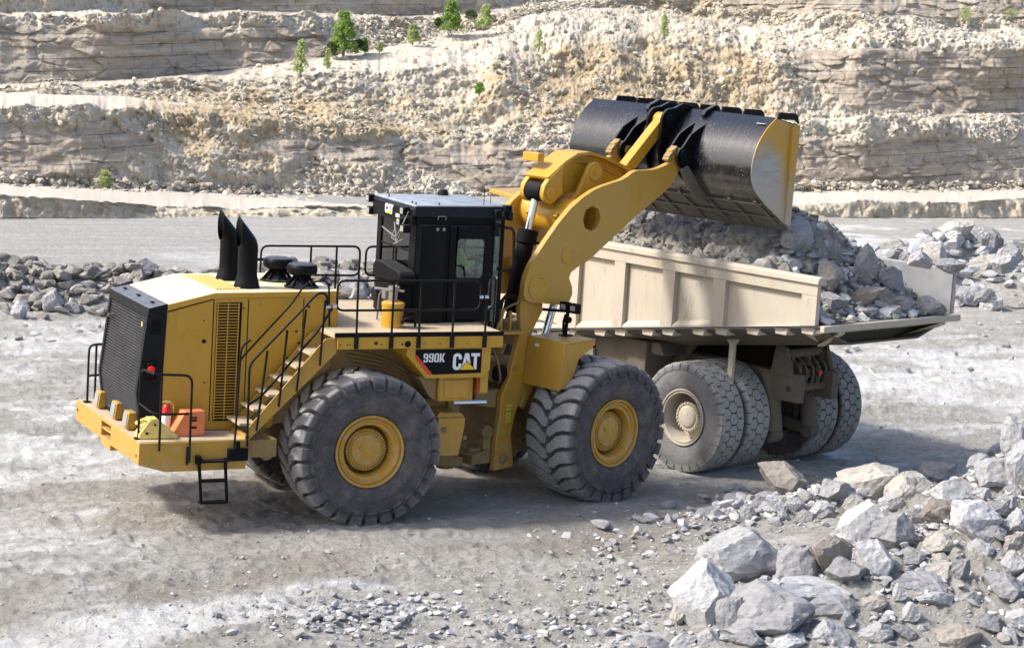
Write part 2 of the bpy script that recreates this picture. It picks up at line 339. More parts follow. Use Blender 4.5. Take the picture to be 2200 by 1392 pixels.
# ------------------------------------------------------------------ mesh helpers
class MB:
    def __init__(s): s.v = []; s.f = []
    def add(s, vs, fs):
        o = len(s.v); s.v += [tuple(map(float, p)) for p in vs]; s.f += [tuple(i+o for i in f) for f in fs]; return s
    def box(s, x0, x1, y0, y1, z0, z1):
        return s.add([(x0, y0, z0), (x1, y0, z0), (x1, y1, z0), (x0, y1, z0), (x0, y0, z1), (x1, y0, z1), (x1, y1, z1), (x0, y1, z1)],
                     [(0, 3, 2, 1), (4, 5, 6, 7), (0, 1, 5, 4), (1, 2, 6, 5), (2, 3, 7, 6), (3, 0, 4, 7)])
    def obox(s, p, q, w, h, up=(0, 0, 1)):
        """bar from p to q, width w (sideways), height h (along up)"""
        p, q = Vector(p), Vector(q); d = (q-p).normalized(); side = d.cross(Vector(up)).normalized(); u = side.cross(d)
        vs = []
        for e in (p, q):
            for a, b in ((-1, -1), (1, -1), (1, 1), (-1, 1)): vs.append(e+side*a*w/2+u*b*h/2)
        return s.add(vs, [(3, 2, 1, 0), (4, 5, 6, 7), (0, 1, 5, 4), (1, 2, 6, 5), (2, 3, 7, 6), (3, 0, 4, 7)])
    def prism(s, pts, a, b, ax='y'):
        """extrude a 2D outline between a and b along an axis; pts in (x,z) for y, (y,z) for x, (x,y) for z"""
        def P(p, t):
            return {'y': (p[0], t, p[1]), 'x': (t, p[0], p[1]), 'z': (p[0], p[1], t)}[ax]
        n = len(pts); vs = [P(p, a) for p in pts]+[P(p, b) for p in pts]
        fs = [tuple(range(n)), tuple(range(2*n-1, n-1, -1))]+[(i, i+n, (i+1) % n+n, (i+1) % n) for i in range(n)]
        return s.add(vs, fs)
    def tube(s, path, r, n=10, caps=True):
        path = [Vector(p) for p in path]; rings = []; prev = None
        rr = r if isinstance(r, (list, tuple)) else [r]*len(path)
        for i, p in enumerate(path):
            d = ((path[min(i+1, len(path)-1)]-path[i]).normalized()+(path[i]-path[max(i-1, 0)]).normalized()).normalized()
            if prev is None:
                a = d.orthogonal().normalized()
            else:
                a = (prev-d*prev.dot(d)).normalized()
            prev = a; b_ = d.cross(a); rings.append([p+(a*cos(2*pi*k/n)+b_*sin(2*pi*k/n))*rr[i] for k in range(n)])
        vs = [v for r_ in rings for v in r_]; fs = []
        for i in range(len(rings)-1):
            for k in range(n): fs.append((i*n+k, i*n+(k+1) % n, (i+1)*n+(k+1) % n, (i+1)*n+k))
        if caps: fs += [tuple(range(n-1, -1, -1)), tuple(range((len(rings)-1)*n, len(rings)*n))]
        return s.add(vs, fs)
    def cyl(s, p, q, r, n=24): return s.tube([p, q], r, n)
    def lathe(s, prof, c=(0, 0, 0), ax='z', n=48, caps=True):
        """prof: list of (radius, t along axis)"""
        vs = []; fs = []; m_ = len(prof)
        for k in range(n):
            a = 2*pi*k/n
            for r, t in prof:
                x, y = r*cos(a), r*sin(a)
                vs.append({'z': (c[0]+x, c[1]+y, c[2]+t), 'y': (c[0]+x, c[1]+t, c[2]+y), 'x': (c[0]+t, c[1]+x, c[2]+y)}[ax])
        for k in range(n):
            for i in range(m_-1): 
                f = (k*m_+i, k*m_+i+1, ((k+1) % n)*m_+i+1, ((k+1) % n)*m_+i); fs.append(f)
        if caps and prof[0][0] > 1e-4: fs.append(tuple(k*m_ for k in range(n)))
        if caps and prof[-1][0] > 1e-4: fs.append(tuple(k*m_+m_-1 for k in range(n-1, -1, -1)))
        return s.add(vs, fs)
    def mirror_y(s):
        v = [(x, -y, z) for x, y, z in s.v]; f = [tuple(reversed(q)) for q in s.f]; return MB().add(v, f)
    def build(s, name, mat, parent=None, bevel=0., smooth=35, weld=True, loc=None):
        me = bpy.data.meshes.new(name); me.from_pydata(s.v, [], s.f)
        bm = bmesh.new(); bm.from_mesh(me)
        if weld: bmesh.ops.remove_doubles(bm, verts=bm.verts, dist=1e-5)
        bmesh.ops.recalc_face_normals(bm, faces=bm.faces)
        bm.to_mesh(me); bm.free()
        return link(name, me, mat, parent, bevel, smooth, loc)
def link(name, me, mat, parent=None, bevel=0., smooth=35, loc=None):
    if mat is not None: me.materials.append(mat)
    if smooth:
        me.shade_smooth(); me.set_sharp_from_angle(angle=radians(smooth))
    else: me.shade_flat()
    o = bpy.data.objects.new(name, me); COL.objects.link(o)
    if parent is not None: o.parent = parent
    if loc: o.location = loc
    if bevel > 0:
        b = o.modifiers.new('edge', 'BEVEL'); b.width = bevel; b.segments = 2; b.limit_method = 'ANGLE'; b.angle_limit = radians(40); b.harden_normals = False
    return o
def tag(o, label=None, cat=None, group=None, kind=None):
    if label: o['label'] = label
    if cat: o['category'] = cat
    if group: o['group'] = group
    if kind: o['kind'] = kind
    return o
def empty(name, loc=(0, 0, 0), rz=0., parent=None):
    o = bpy.data.objects.new(name, None); COL.objects.link(o); o.location = loc; o.rotation_euler = (0, 0, rz); o.empty_display_size = .3
    if parent is not None: o.parent = parent
    return o
def np_mesh(name, v, f, mat, smooth=True):
    me = bpy.data.meshes.new(name); v = np.asarray(v, np.float32); f = np.asarray(f, np.int32)
    me.vertices.add(len(v)); me.vertices.foreach_set('co', v.ravel())
    k = f.shape[1]; me.loops.add(f.size); me.loops.foreach_set('vertex_index', f.ravel())
    me.polygons.add(len(f)); me.polygons.foreach_set('loop_start', np.arange(0, f.size, k, dtype=np.int32))
    me.polygons.foreach_set('use_smooth', np.full(len(f), bool(smooth)))
    me.update(calc_edges=True); me.validate()
    if mat: me.materials.append(mat)
    return me
def grid_faces(nr, nc):
    i = np.arange(nr-1)[:, None]*nc+np.arange(nc-1)[None, :]
    return np.stack([i, i+1, i+nc+1, i+nc], -1).reshape(-1, 4)
def bend(pts, r=.12, k=5):
    """round the corners of a polyline"""
    pts = [Vector(p) for p in pts]; out = [pts[0]]
    for i in range(1, len(pts)-1):
        a, p, c = pts[i-1], pts[i], pts[i+1]
        d0 = min(r, (a-p).length*.45); d1 = min(r, (c-p).length*.45)
        s = p+(a-p).normalized()*d0; e = p+(c-p).normalized()*d1
        for j in range(k+1):
            t = j/k; out.append(s*(1-t)**2+p*2*t*(1-t)+e*t*t)
    out.append(pts[-1]); return out
GLYPHS = [(0, [(.62, .64), (.62, .80), (.54, .94), (.40, 1), (.22, 1), (.07, .94), (0, .80), (0, .20), (.07, .06), (.22, 0), (.40, 0), (.54, .06), (.62, .20), (.62, .38), (.41, .38), (.41, .25), (.36, .18), (.26, .18), (.21, .25), (.21, .75), (.26, .82), (.36, .82), (.41, .75), (.41, .64)]),
          (.62, [(0, 0), (.23, 1), (.51, 1), (.74, 0), (.52, 0), (.37, .70), (.22, 0)]), (1.30, [(0, 1), (.62, 1), (.62, .81), (.415, .81), (.415, 0), (.205, 0), (.205, .81), (0, .81)])]
def block_letters(parent, _, x0, z0, h, w, t0, t1, ax='y'):
    for dx, g in GLYPHS:
        k = w/1.92; P = [((x0+(dx+a)*k) if ax == 'y' else (x0-(dx+a)*k), z0+b*h) for a, b in g]
        MB().prism(P, t0, t1, ax).build('letter', TWHITE, parent, smooth=0)
STROKES = {'9': [(0, .48, .16, .92), (.34, .08, .5, .92), (.06, .86, .44, 1.), (.16, .40, .34, .54), (.06, 0, .44, .14), (0, .08, .16, .28)], '0': [(0, .08, .16, .92), (.34, .08, .5, .92), (.06, .86, .44, 1.), (.06, 0, .44, .14)], 'K': [(0, 0, .17, 1.)]}
def stroke_letters(parent, word, x0, z0, h, w, t0, t1):
    k = w/(len(word)*.60); cx = x0
    for ch in word:
        mb = MB()
        for (a, b, c, d) in STROKES[ch]: mb.box(cx+a*k, cx+c*k, t0, t1, z0+b*h, z0+d*h)
        if ch == 'K':
            for q in ([(.17, .40), (.36, 1.), (.55, 1.), (.30, .42), (.17, .28)], [(.19, .50), (.31, .60), (.56, 0), (.37, 0)]): mb.prism([(cx+a*k, z0+b*h) for a, b in q], t0, t1+.0005)
        mb.build('letter', TWHITE, parent, smooth=0, weld=False); cx += .60*k
def text_mesh(s, name, mat, parent, loc, rx, h, w, bold=.03, up=None, z=None, spacing=1., rot=None):
    """lettering as thin solid mesh scaled to width w, height h; lies in the XZ plane facing -y (rz turns it)"""
    cu = bpy.data.curves.new(name, 'FONT'); cu.body = s; cu.offset = bold; cu.extrude = .02; cu.space_character = spacing; cu.resolution_u = 4
    o = bpy.data.objects.new(name, cu); COL.objects.link(o)
    dg = bpy.context.evaluated_depsgraph_get(); me = bpy.data.meshes.new_from_object(o.evaluated_get(dg))
    bpy.data.objects.remove(o)
    v = np.array([x.co[:] for x in me.vertices]); lo, hi = v.min(0), v.max(0)
    for x in me.vertices:
        c = x.co; x.co = ((c.x-lo[0])/(hi[0]-lo[0])*w, -(c.z/.02)*.003, (c.y-lo[1])/(hi[1]-lo[1])*h)
    me.materials.clear(); me.materials.append(mat); me.name = name
    q = bpy.data.objects.new(name, me); COL.objects.link(q); q.location = loc; q.rotation_euler = rot if rot else (0, 0, rx)
    if parent is not None: q.parent = parent
    return q

# ------------------------------------------------------------------ ground heights
PATHS = [([(-16, 21.5), (-8, 22), (0, 22.6), (6, 22.4), (12, 21.8), (17, 23.5)], 1.35, .95),
         ([(24, 27.5), (29, 26), (34, 24.8), (41, 24.2), (50, 24)], 2.0, 1.35)]
def seg_dist(x, y, P):
    best = np.full(np.shape(x), 1e9)
    for (ax, ay), (bx, by) in zip(P[:-1], P[1:]):
        dx, dy = bx-ax, by-ay; t = np.clip(((x-ax)*dx+(y-ay)*dy)/(dx*dx+dy*dy), 0, 1)
        best = np.minimum(best, np.hypot(x-ax-t*dx, y-ay-t*dy))
    return best
def gauss(x, y, cx, cy, sx, sy, a=0.):
    dx, dy = x-cx, y-cy; c, s = cos(a), sin(a)
    p = (dx*c+dy*s)/sx; q = (-dx*s+dy*c)/sy
    return np.exp(-(p*p+q*q))
TRACKS = [(-14, 46, 50.5), (-14, 46, 53.6), (-2, 70, 74.5), (-2, 70, 77.4), (20, -60, 66), (20, -60, 69.2), (30, 60, 58), (30, 60, 61), (-30, -30, 36), (-30, -30, 39.1)]
def height(x, y, detail=True):
    x = np.asarray(x, float); y = np.asarray(y, float)
    p = np.stack([x, y, np.zeros_like(x)], -1)
    z = np.zeros_like(x)
    for P, w, h in PATHS:
        d = seg_dist(x, y, P); z = z+h*np.exp(-(d/w)**2)*(1+.35*vnoise(p*.7, 3))
    z = z+2.75*gauss(x, y, 11.3, -7.6, 4.4, 2.9, .45)
    z = z+.35*gauss(x, y, 5.2, -9.2, 2.4, 1.0, .35)
    z = z+.28*gauss(x, y, 9.3, -2.3, 3.0, 1.0, .25)
    # keep the standing ground of the machines flat
    flat = np.clip(np.maximum(gauss(x, y, 1.5, 0, 6.5, 3.6), gauss(x, y, 9.5, 3, 4.5, 6)), 0, 1)
    dcam = np.hypot(x-CAM[0], y-CAM[1]); fade = 1-sstep(62, 78, dcam)
    z = z+fade*(1-.75*flat)*.10*fbm(p*.25, 3, 21)
    if detail:
        q = p*np.array([.45, 1.7, 1.]); 
        rut = fbm(q*1.3, 5, 5, .6)
        near = (1-.55*flat)*(.25+.75*fade)
        z = z+near*(.04*rut+.035*fbm(p*3.1, 4, 8, .65)+.05*np.clip(facet(p*2.4, 500)-.45, 0, 1)*sstep(-.1, .5, vnoise(p*.5, 505)))
        # tyre lug prints pressed into the softer soil left of the machine
        a = .35; lx = x*cos(a)+y*sin(a); ly = -x*sin(a)+y*cos(a)
        for (tx, ty, tr_) in TRACKS:
            rr_ = np.hypot(x-tx, y-ty)-tr_; ss = np.arctan2(y-ty, x-tx)*tr_; m_ = sstep(.52, .40, np.abs(rr_))
            brk = sstep(-.25, .25, vnoise(np.stack([ss*.18, 0*ss+tr_, 0*ss], -1), 77)); pat = np.sin(ss*2*pi/.34+np.abs(rr_)*7)
            z = z+m_*brk*near*(.011*pat-.012)+.022*np.exp(-((np.abs(rr_)-.56)/.09)**2)*brk*near
        tr = np.sin(lx*17+3*np.abs(((ly*.9) % 2)-1)*2)*sstep(.1, .6, vnoise(p*.35+5, 14)+.3)
        z = z+.008*tr*near
        pile = sstep(.12, .8, 2.75*gauss(x, y, 11.3, -7.6, 4.4, 2.9, .45))
        b1, b2, cid = worley(p*4.5, 30)
        z = z+pile*(.10*(b2-b1)+.07*fbm(p*5, 4, 33, .65))
        z = z-.03*flat*0
    return z
def hit(u, v):
    """where the sight line meets the ground surface"""
    d = rays(u, v); t = np.linspace(22, 70, 1500); P = CAM+d*t[:, None]
    h = height(P[:, 0], P[:, 1], False); k = int(np.argmax(P[:, 2] < h)); return P[k], t[k]

el = np.concatenate([np.linspace(50, 22, 40, endpoint=False), np.radians(np.zeros(0)), np.linspace(22, 4.6, 620, endpoint=False), np.linspace(4.6, 1.6, 30)])
base_az = math.degrees(math.atan2(FF[1], FF[0]))
az = np.concatenate([np.linspace(-75, -17, 50, endpoint=False), np.linspace(-17, 17, 760, endpoint=False), np.linspace(17, 75, 50)])+base_az
E_, A_ = np.meshgrid(np.radians(el), np.radians(az), indexing='ij')
D_ = CAM[2]/np.tan(E_); GX = CAM[0]+D_*np.cos(A_); GY = CAM[1]+D_*np.sin(A_)
GZ = height(GX, GY)
me = np_mesh('ground', np.stack([GX, GY, GZ], -1).reshape(-1, 3), grid_faces(*GX.shape), GROUND)
tone = np.zeros((GX.size, 4)); tone[:, 3] = 1
gp = np.stack([GX, GY, 0*GX], -1)
nn = fbm(gp*np.array([.35, 1.0, 1]), 4, 40, .6)
pale = 1.1*gauss(GX, GY, -9.5, 5, 6.5, 8, .3)+1.2*gauss(GX, GY, -6.4, -7.3, 3.0, 1.1, .25)+.9*gauss(GX, GY, 22, 10, 12, 6, .2)+.55*gauss(GX, GY, -2, -5.8, 3.6, .9, .15)\
    + .9*gauss(GX, GY, 32, 40, 14, 6, 0)+.7*gauss(GX, GY, 1, 16, 12, 3.5, .1)+.55*gauss(GX, GY, 5, -5.2, 3, 1., .1)+.7*gauss(GX, GY, 9, 33, 3.5, 2.2, .0)+.9*gauss(GX, GY, 3.5, 28.5, 3, .8, .1)+.4*gauss(GX, GY, 15, -.5, 4, 1.2, .2)
tone[:, 0] = sstep(.30, .85, pale+.45*nn).ravel()
brown = .8*gauss(GX, GY, -3.2, -1.6, 1.8, 1.6)+.45*gauss(GX, GY, 2.5, -3.6, 8, 1.0, .12)+.6*gauss(GX, GY, 7.5, -4.6, 3.5, 1.2, .3)+.5*gauss(GX, GY, -4, -5.2, 5, .9, .2)+.25*gauss(GX, GY, 3, -8.5, 5, 1.4, .2)+.8*gauss(GX, GY, 2, 1, 6, 3)
tone[:, 1] = sstep(.25, .85, brown+.4*fbm(gp*.7, 4, 50, .6)).ravel()
haul = 1.0*gauss(GX, GY, 5, 36, 26, 7, .05)+.7*gauss(GX, GY, 4, -3.2, 7, .8, .1)+.6*gauss(GX, GY, 20, 7, 9, 2.5, .3)
tone[:, 2] = sstep(.3, .9, haul+.35*nn).ravel()*(1-.6*tone[:, 0])
q_ = (GX*0.1+GY); lft = sstep(30, 22, GX)*sstep(26, 30, GY)*(1-.0*nn); tone[:, 0] *= (1-.8*lft*(1-np.clip(.9*gauss(GX, GY, 9, 33, 3.5, 2.2, .0)+.9*gauss(GX, GY, 5.5, 29.5, 3, .9, .1), 0, 1))).ravel(); tone[:, 2] = np.maximum(tone[:, 2], (lft*.9).ravel())
a = me.color_attributes.new('tone', 'FLOAT_COLOR', 'POINT'); a.data.foreach_set('color', tone.astype(np.float32).ravel())
g = bpy.data.objects.new('ground', me); COL.objects.link(g); tag(g, kind='structure')

# ------------------------------------------------------------------ quarry faces behind
NH = FF-TUP*np.dot(FF, TUP); NH /= np.linalg.norm(NH)
XS = [-1500, -500, 0, 250, 500, 700, 850, 1000, 1150, 1300, 1500, 1600, 1700, 1850, 2000, 2200, 2700, 3700]
BY = [
 [470, 470, 470, 470, 469, 468, 468, 468, 468, 468, 468, 468, 469, 470, 470, 470, 470, 470],
 [422, 420, 424, 440, 452, 447, 451, 452, 455, 450, 445, 442, 440, 432, 436, 428, 428, 428],
 [392, 392, 394, 404, 414, 424, 428, 430, 430, 425, 415, 412, 410, 408, 408, 404, 404, 404],
 [232, 232, 232, 232, 250, 268, 280, 287, 290, 292, 290, 285, 276, 258, 270, 262, 262, 262],
 [192, 192, 196, 204, 236, 258, 272, 282, 286, 285, 280, 270, 255, 249, 246, 243, 243, 243],
 [188, 188, 188, 178, 172, 160, 150, 144, 120, 98, 92, 100, 105, 88, 82, 88, 88, 88],
 [180, 180, 181, 173, 150, 122, 95, 66, 28, 12, 30, 48, 60, 56, 50, 66, 66, 66],
 [30, 30, 32, 35, 30, 36, 42, 38, 14, -5, -15, -22, -30, -35, -38, -40, -40, -40],
 [24, 24, 26, 28, 22, 30, 36, 28, 4, -14, -22, -28, -36, -40, -44, -46, -46, -46],
 [-150]*18, [-158]*18]
DD = [  # depth added at each step
 [1.0]*18,
 [7.0]*18,
 [1.6, 1.6, 1.6, 2.2, 3.8, 4, 4, 3.4, 2.4, 2.2, 2, 2, 2, 1.6, 1.6, 1.6, 1.6, 1.6],
 [7, 7, 7, 6, 2.2, 1.2, 1., 1., 1., 1., 1.2, 2, 3.2, 4, 5, 5, 5, 5],
 [.4, .4, .4, 1.6, 4.0, 4.4, 4.4, 4.6, 5.5, 6.4, 6.4, 5.5, 3.2, 1.6, 1.4, 1.4, 1.4, 1.4],
 [2, 2, 2, 3, 4, 5, 6, 7, 7.5, 8, 7, 6, 6, 5, 5, 4, 4, 4],
 [1.5]*7+[2.5, 4, 3, 3, 2.5, 2, 1.6, 1.5, 1.5, 1.5, 1.5],
 [6]*18, [1.6]*18, [120]*18]
def terrain_row(u):
    u = np.asarray(u, float); Y = [np.interp(u, XS, r) for r in BY]
    d = rays(u, Y[0]); t = (-.03-CAM[2])/d[..., 2]; D0 = (d*t[..., None])@NH
    D = [D0]
    for r in DD: D.append(D[-1]+np.interp(u, XS, r))
    return Y, D
def terr(u, v):
    """point of the quarry face seen along a sight line, before roughness"""
    Y, D = terrain_row(u); k = max(i for i in range(len(Y)) if Y[i] >= v) if v <= float(Y[0]) else 0
    k = min(k, len(Y)-2); t = (float(Y[k])-v)/max(1e-3, float(Y[k])-float(Y[k+1])); Dd = float(D[k])*(1-t)+float(D[k+1])*t
    d = rays(u, v); return CAM+d*(Dd/float(d@NH)), Dd
us = np.concatenate([np.linspace(-1500, -320, 60, endpoint=False), np.linspace(-320, 2520, 1300, endpoint=False), np.linspace(2520, 3700, 60)])
Y, D = terrain_row(us)
# break the benches' crests up so that no edge runs clean
p1 = np.stack([us/60, 0*us, 0*us], -1)
for k in (1, 3, 5, 7):
    Y[k] = Y[k]+7*fbm(p1, 4, 60+k, .6)*(.35 if k == 1 else 1)
    D[k] = D[k]+1.3*fbm(p1*.22, 3, 70+k, .45)*(.3 if k == 1 else 1)
for k in range(1, 10): D[k] = D[k]+1.0*fbm(p1*.12, 2, 90, .5)
NS = [16, 14, 72, 18, 60, 22, 70, 6, 60, 3]
rowsU, rowsV, rowsD, T_ = [], [], [], []
for k in range(len(Y)-1):
    for i in range(NS[k]+(1 if k == len(Y)-2 else 0)):
        t = i/NS[k]; rowsV.append(Y[k]*(1-t)+Y[k+1]*t)
        tt = t if k in (0, 1, 3, 5, 7) else t**1.0
        rowsD.append(D[k]*(1-tt)+D[k+1]*tt); T_.append(k+t)
V_ = np.array(rowsV); Dm = np.array(rowsD); U_ = np.broadcast_to(us, V_.shape); K_ = np.array(T_)[:, None]+0*U_
d = rays(U_, V_); PT = CAM+d*(Dm/(d@NH))[..., None]
# geology painted as weights: layered rock / ochre clay / pale haul road
def poly(u, v, P, soft=14):
    P = np.array(P, float); ins = np.zeros(u.shape, bool); dist = np.full(u.shape, 1e9)
    for (ax, ay), (bx, by) in zip(P, np.roll(P, -1, 0)):
        c = ((ay > v) != (by > v)) & (u < (bx-ax)*(v-ay)/((by-ay) if by != ay else 1e-9)+ax); ins ^= c
        dx, dy = bx-ax, by-ay; t = np.clip(((u-ax)*dx+(v-ay)*dy)/(dx*dx+dy*dy+1e-9), 0, 1); dist = np.minimum(dist, np.hypot(u-ax-t*dx, v-ay-t*dy))
    sd = np.where(ins, dist, -dist); return sstep(-soft, soft, sd)
jit = np.stack([U_/45, V_/28, 0*U_], -1); ju = U_+16*fbm(jit, 4, 101, .6); jv = V_+9*fbm(jit+7, 4, 105, .6)
ST = [[(-1600, 264), (200, 262), (330, 285), (325, 330), (175, 384), (-1600, 388)],
      [(560, 300), (700, 296), (860, 306), (860, 352), (700, 345), (560, 335)],
      [(860, 302), (1235, 318), (1260, 412), (1010, 408), (880, 360)],
      [(-1600, 58), (100, 62), (260, 64), (500, 56), (700, 64), (765, 118), (650, 128), (450, 163), (150, 181), (-1600, 184)],
      [(330, -160), (330, 16), (500, 24), (700, 34), (850, 36), (1000, 20), (1110, -20), (1110, -160)],
      [(1715, 108), (3700, 104), (3700, 241), (1950, 245), (1800, 225), (1715, 165)],
      [(1230, 322), (1500, 318), (1720, 300), (1850, 296), (3700, 296), (3700, 398), (1720, 404), (1230, 404)],
      [(1500, -160), (1560, 26), (1900, 40), (3700, 50), (3700, -160)]]
ws = np.zeros(U_.shape)
for P in ST: ws = np.maximum(ws, poly(ju, jv, P, 9))
def ell(cx, cy, rx, ry): return np.exp(-(((ju-cx)/rx)**2+((jv-cy)/ry)**2)**1.5)
wo = np.clip(1.15*ell(1400, 165, 250, 80)+.8*ell(800, 275, 160, 70)+.65*ell(480, 250, 230, 75)+.5*ell(1150, 215, 160, 60)+.5*ell(1600, 210, 120, 60)+.35*ell(600, 330, 260, 60)+.35*ell(1560, 10, 200, 40), 0, 1)
wo = np.clip(wo*1.35*(1+.8*fbm(jit*1.6+3, 4, 111, .6)), 0, 1)*(1-.75*ws)
road = np.where((K_ > 1.0) & (K_ < 1.95), 1., 0)*(.8+.0*U_)+np.where((K_ > 3.0) & (K_ < 3.9), 1., 0)*sstep(420, 150, U_)+np.where((K_ > 5.0) & (K_ < 5.98), .62, 0)*sstep(1150, 700, U_)
wo = np.where(K_ < .95, .42+.25*fbm(jit, 3, 333), wo); wr = np.clip(road+.45*np.exp(-((jv-np.interp(U_, XS, BY[1]))/5)**2), 0, 1)  # berm face browned, part of that tone painting its shade
# roughness in real depth
flat = np.clip(wr*1.1, 0, 1)
fb = fbm(PT*.35, 5, 120, .55); c1, c2, cid2 = worley(PT*3.0, 140); cid = cid2
hh = PT@TUP; q = np.stack([PT[..., 0]*.22, PT[..., 1]*.1, np.floor(hh*2.1+.5*fbm(PT*.15, 2, 150))*5.3], -1)
blk = vnoise(q, 160)+.6*vnoise(q*np.array([4, 4, 1.7]), 161)
fc1 = facet(PT*2.2, 410); out = (1-ws)*(.70*fb+.20*fc1*np.clip(.35+fbm(PT*.3, 2, 405), 0, 1)+.09*facet(PT*6.0, 420)+.14*fbm(PT*1.6, 4, 170, .65))+ws*(.16*blk+.06*fb+.16*facet(PT*np.array([.9, .9, 2.3]), 430)+.05*fc1)
berm = np.where(K_ < 1, np.sin(np.clip(K_, 0, 1)*pi), 0)
out = out*(1-.88*flat)*np.where(K_ < 1, .45, 1)+berm*(.22*vnoise(np.stack([PT[..., 0]*1.1, PT[..., 1]*1.1, 0*fb], -1), 180)+.20*vnoise(np.stack([PT[..., 0]*3.2, PT[..., 1]*3.2, hh*.8], -1), 181)+.12*vnoise(np.stack([PT[..., 0]*7, PT[..., 1]*7, hh*2], -1), 182))
out[:1] *= 0
PT = PT-NH*(out*.8)[..., None]+TUP*(out*.22*(1-ws)*(K_ > .3))[..., None]
me = np_mesh('terrain', PT.reshape(-1, 3), grid_faces(*U_.shape), FACE)
gc = np.stack([ws, wo, wr, np.ones_like(ws)], -1).reshape(-1, 4)
a = me.color_attributes.new('geo', 'FLOAT_COLOR', 'POINT'); a.data.foreach_set('color', gc.astype(np.float32).ravel())
a = me.attributes.new('cell', 'FLOAT', 'POINT'); a.data.foreach_set('value', (cid2*.6+cid*.4).astype(np.float32).ravel())
t_ = bpy.data.objects.new('terrain', me); COL.objects.link(t_); tag(t_, kind='structure')

# ------------------------------------------------------------------ rocks
def rock_geo(seed, sub=3, cuts=16, rough=.03, squash=(1, 1, 1)):
    rs = np.random.default_rng(seed); bm = bmesh.new(); bmesh.ops.create_icosphere(bm, subdivisions=sub, radius=1.0)
    v = np.array([x.co[:] for x in bm.verts]); f = np.array([[q.index for q in x.verts] for x in bm.faces]); bm.free()
    v = v*1.25
    for k in range(cuts):
        n = rs.normal(size=3); n /= np.linalg.norm(n); dd = rs.uniform(.55, .92) if k > 5 else rs.uniform(.5, .75)
        s = v@n-dd; v = v-np.outer(np.clip(s, 0, None), n)
    if rough: 
        nrm = v/np.linalg.norm(v, axis=1, keepdims=True)
        v = v+nrm*(rough*fbm(v*2.3+seed*3.1, 3, seed, .6)+.35*rough*fbm(v*9+seed, 3, seed+5, .7)-.9*rough*np.clip(fbm(v*5+seed, 2, seed+9)-.35, 0, 1))[:, None]
    v = v*np.array(squash); v = v/np.abs(v).max(0)
    return v, f
ROCKMESH = []
for k in range(14):
    v, f = rock_geo(200+k, 5, 24, .045); me = np_mesh('rock_shape', v, f, None, True); me.set_sharp_from_angle(angle=radians(18)); ROCKMESH.append(me)
_cache = {}
def rock_mesh(k, mat):
    key = (k, mat.name)
    if key not in _cache:
        me = ROCKMESH[k].copy(); me.materials.clear(); me.materials.append(mat); _cache[key] = me
    return _cache[key]
nrock = 0
def rock(pos, size, mat, label, group=None, rot=None, name='rock', k=None, cat='rock'):
    """size: full extents in metres"""
    global nrock; nrock += 1
    k = nrock*5 % 14 if k is None else k
    o = bpy.data.objects.new(name, rock_mesh(k, mat)); COL.objects.link(o)
    o.location = tuple(float(x) for x in pos); o.scale = tuple(float(s)/2 for s in size)
    o.rotation_euler = rot if rot else (random.uniform(-.35, .35), random.uniform(-.35, .35), random.uniform(0, 6.28))
    tag(o, label, cat, group); return o
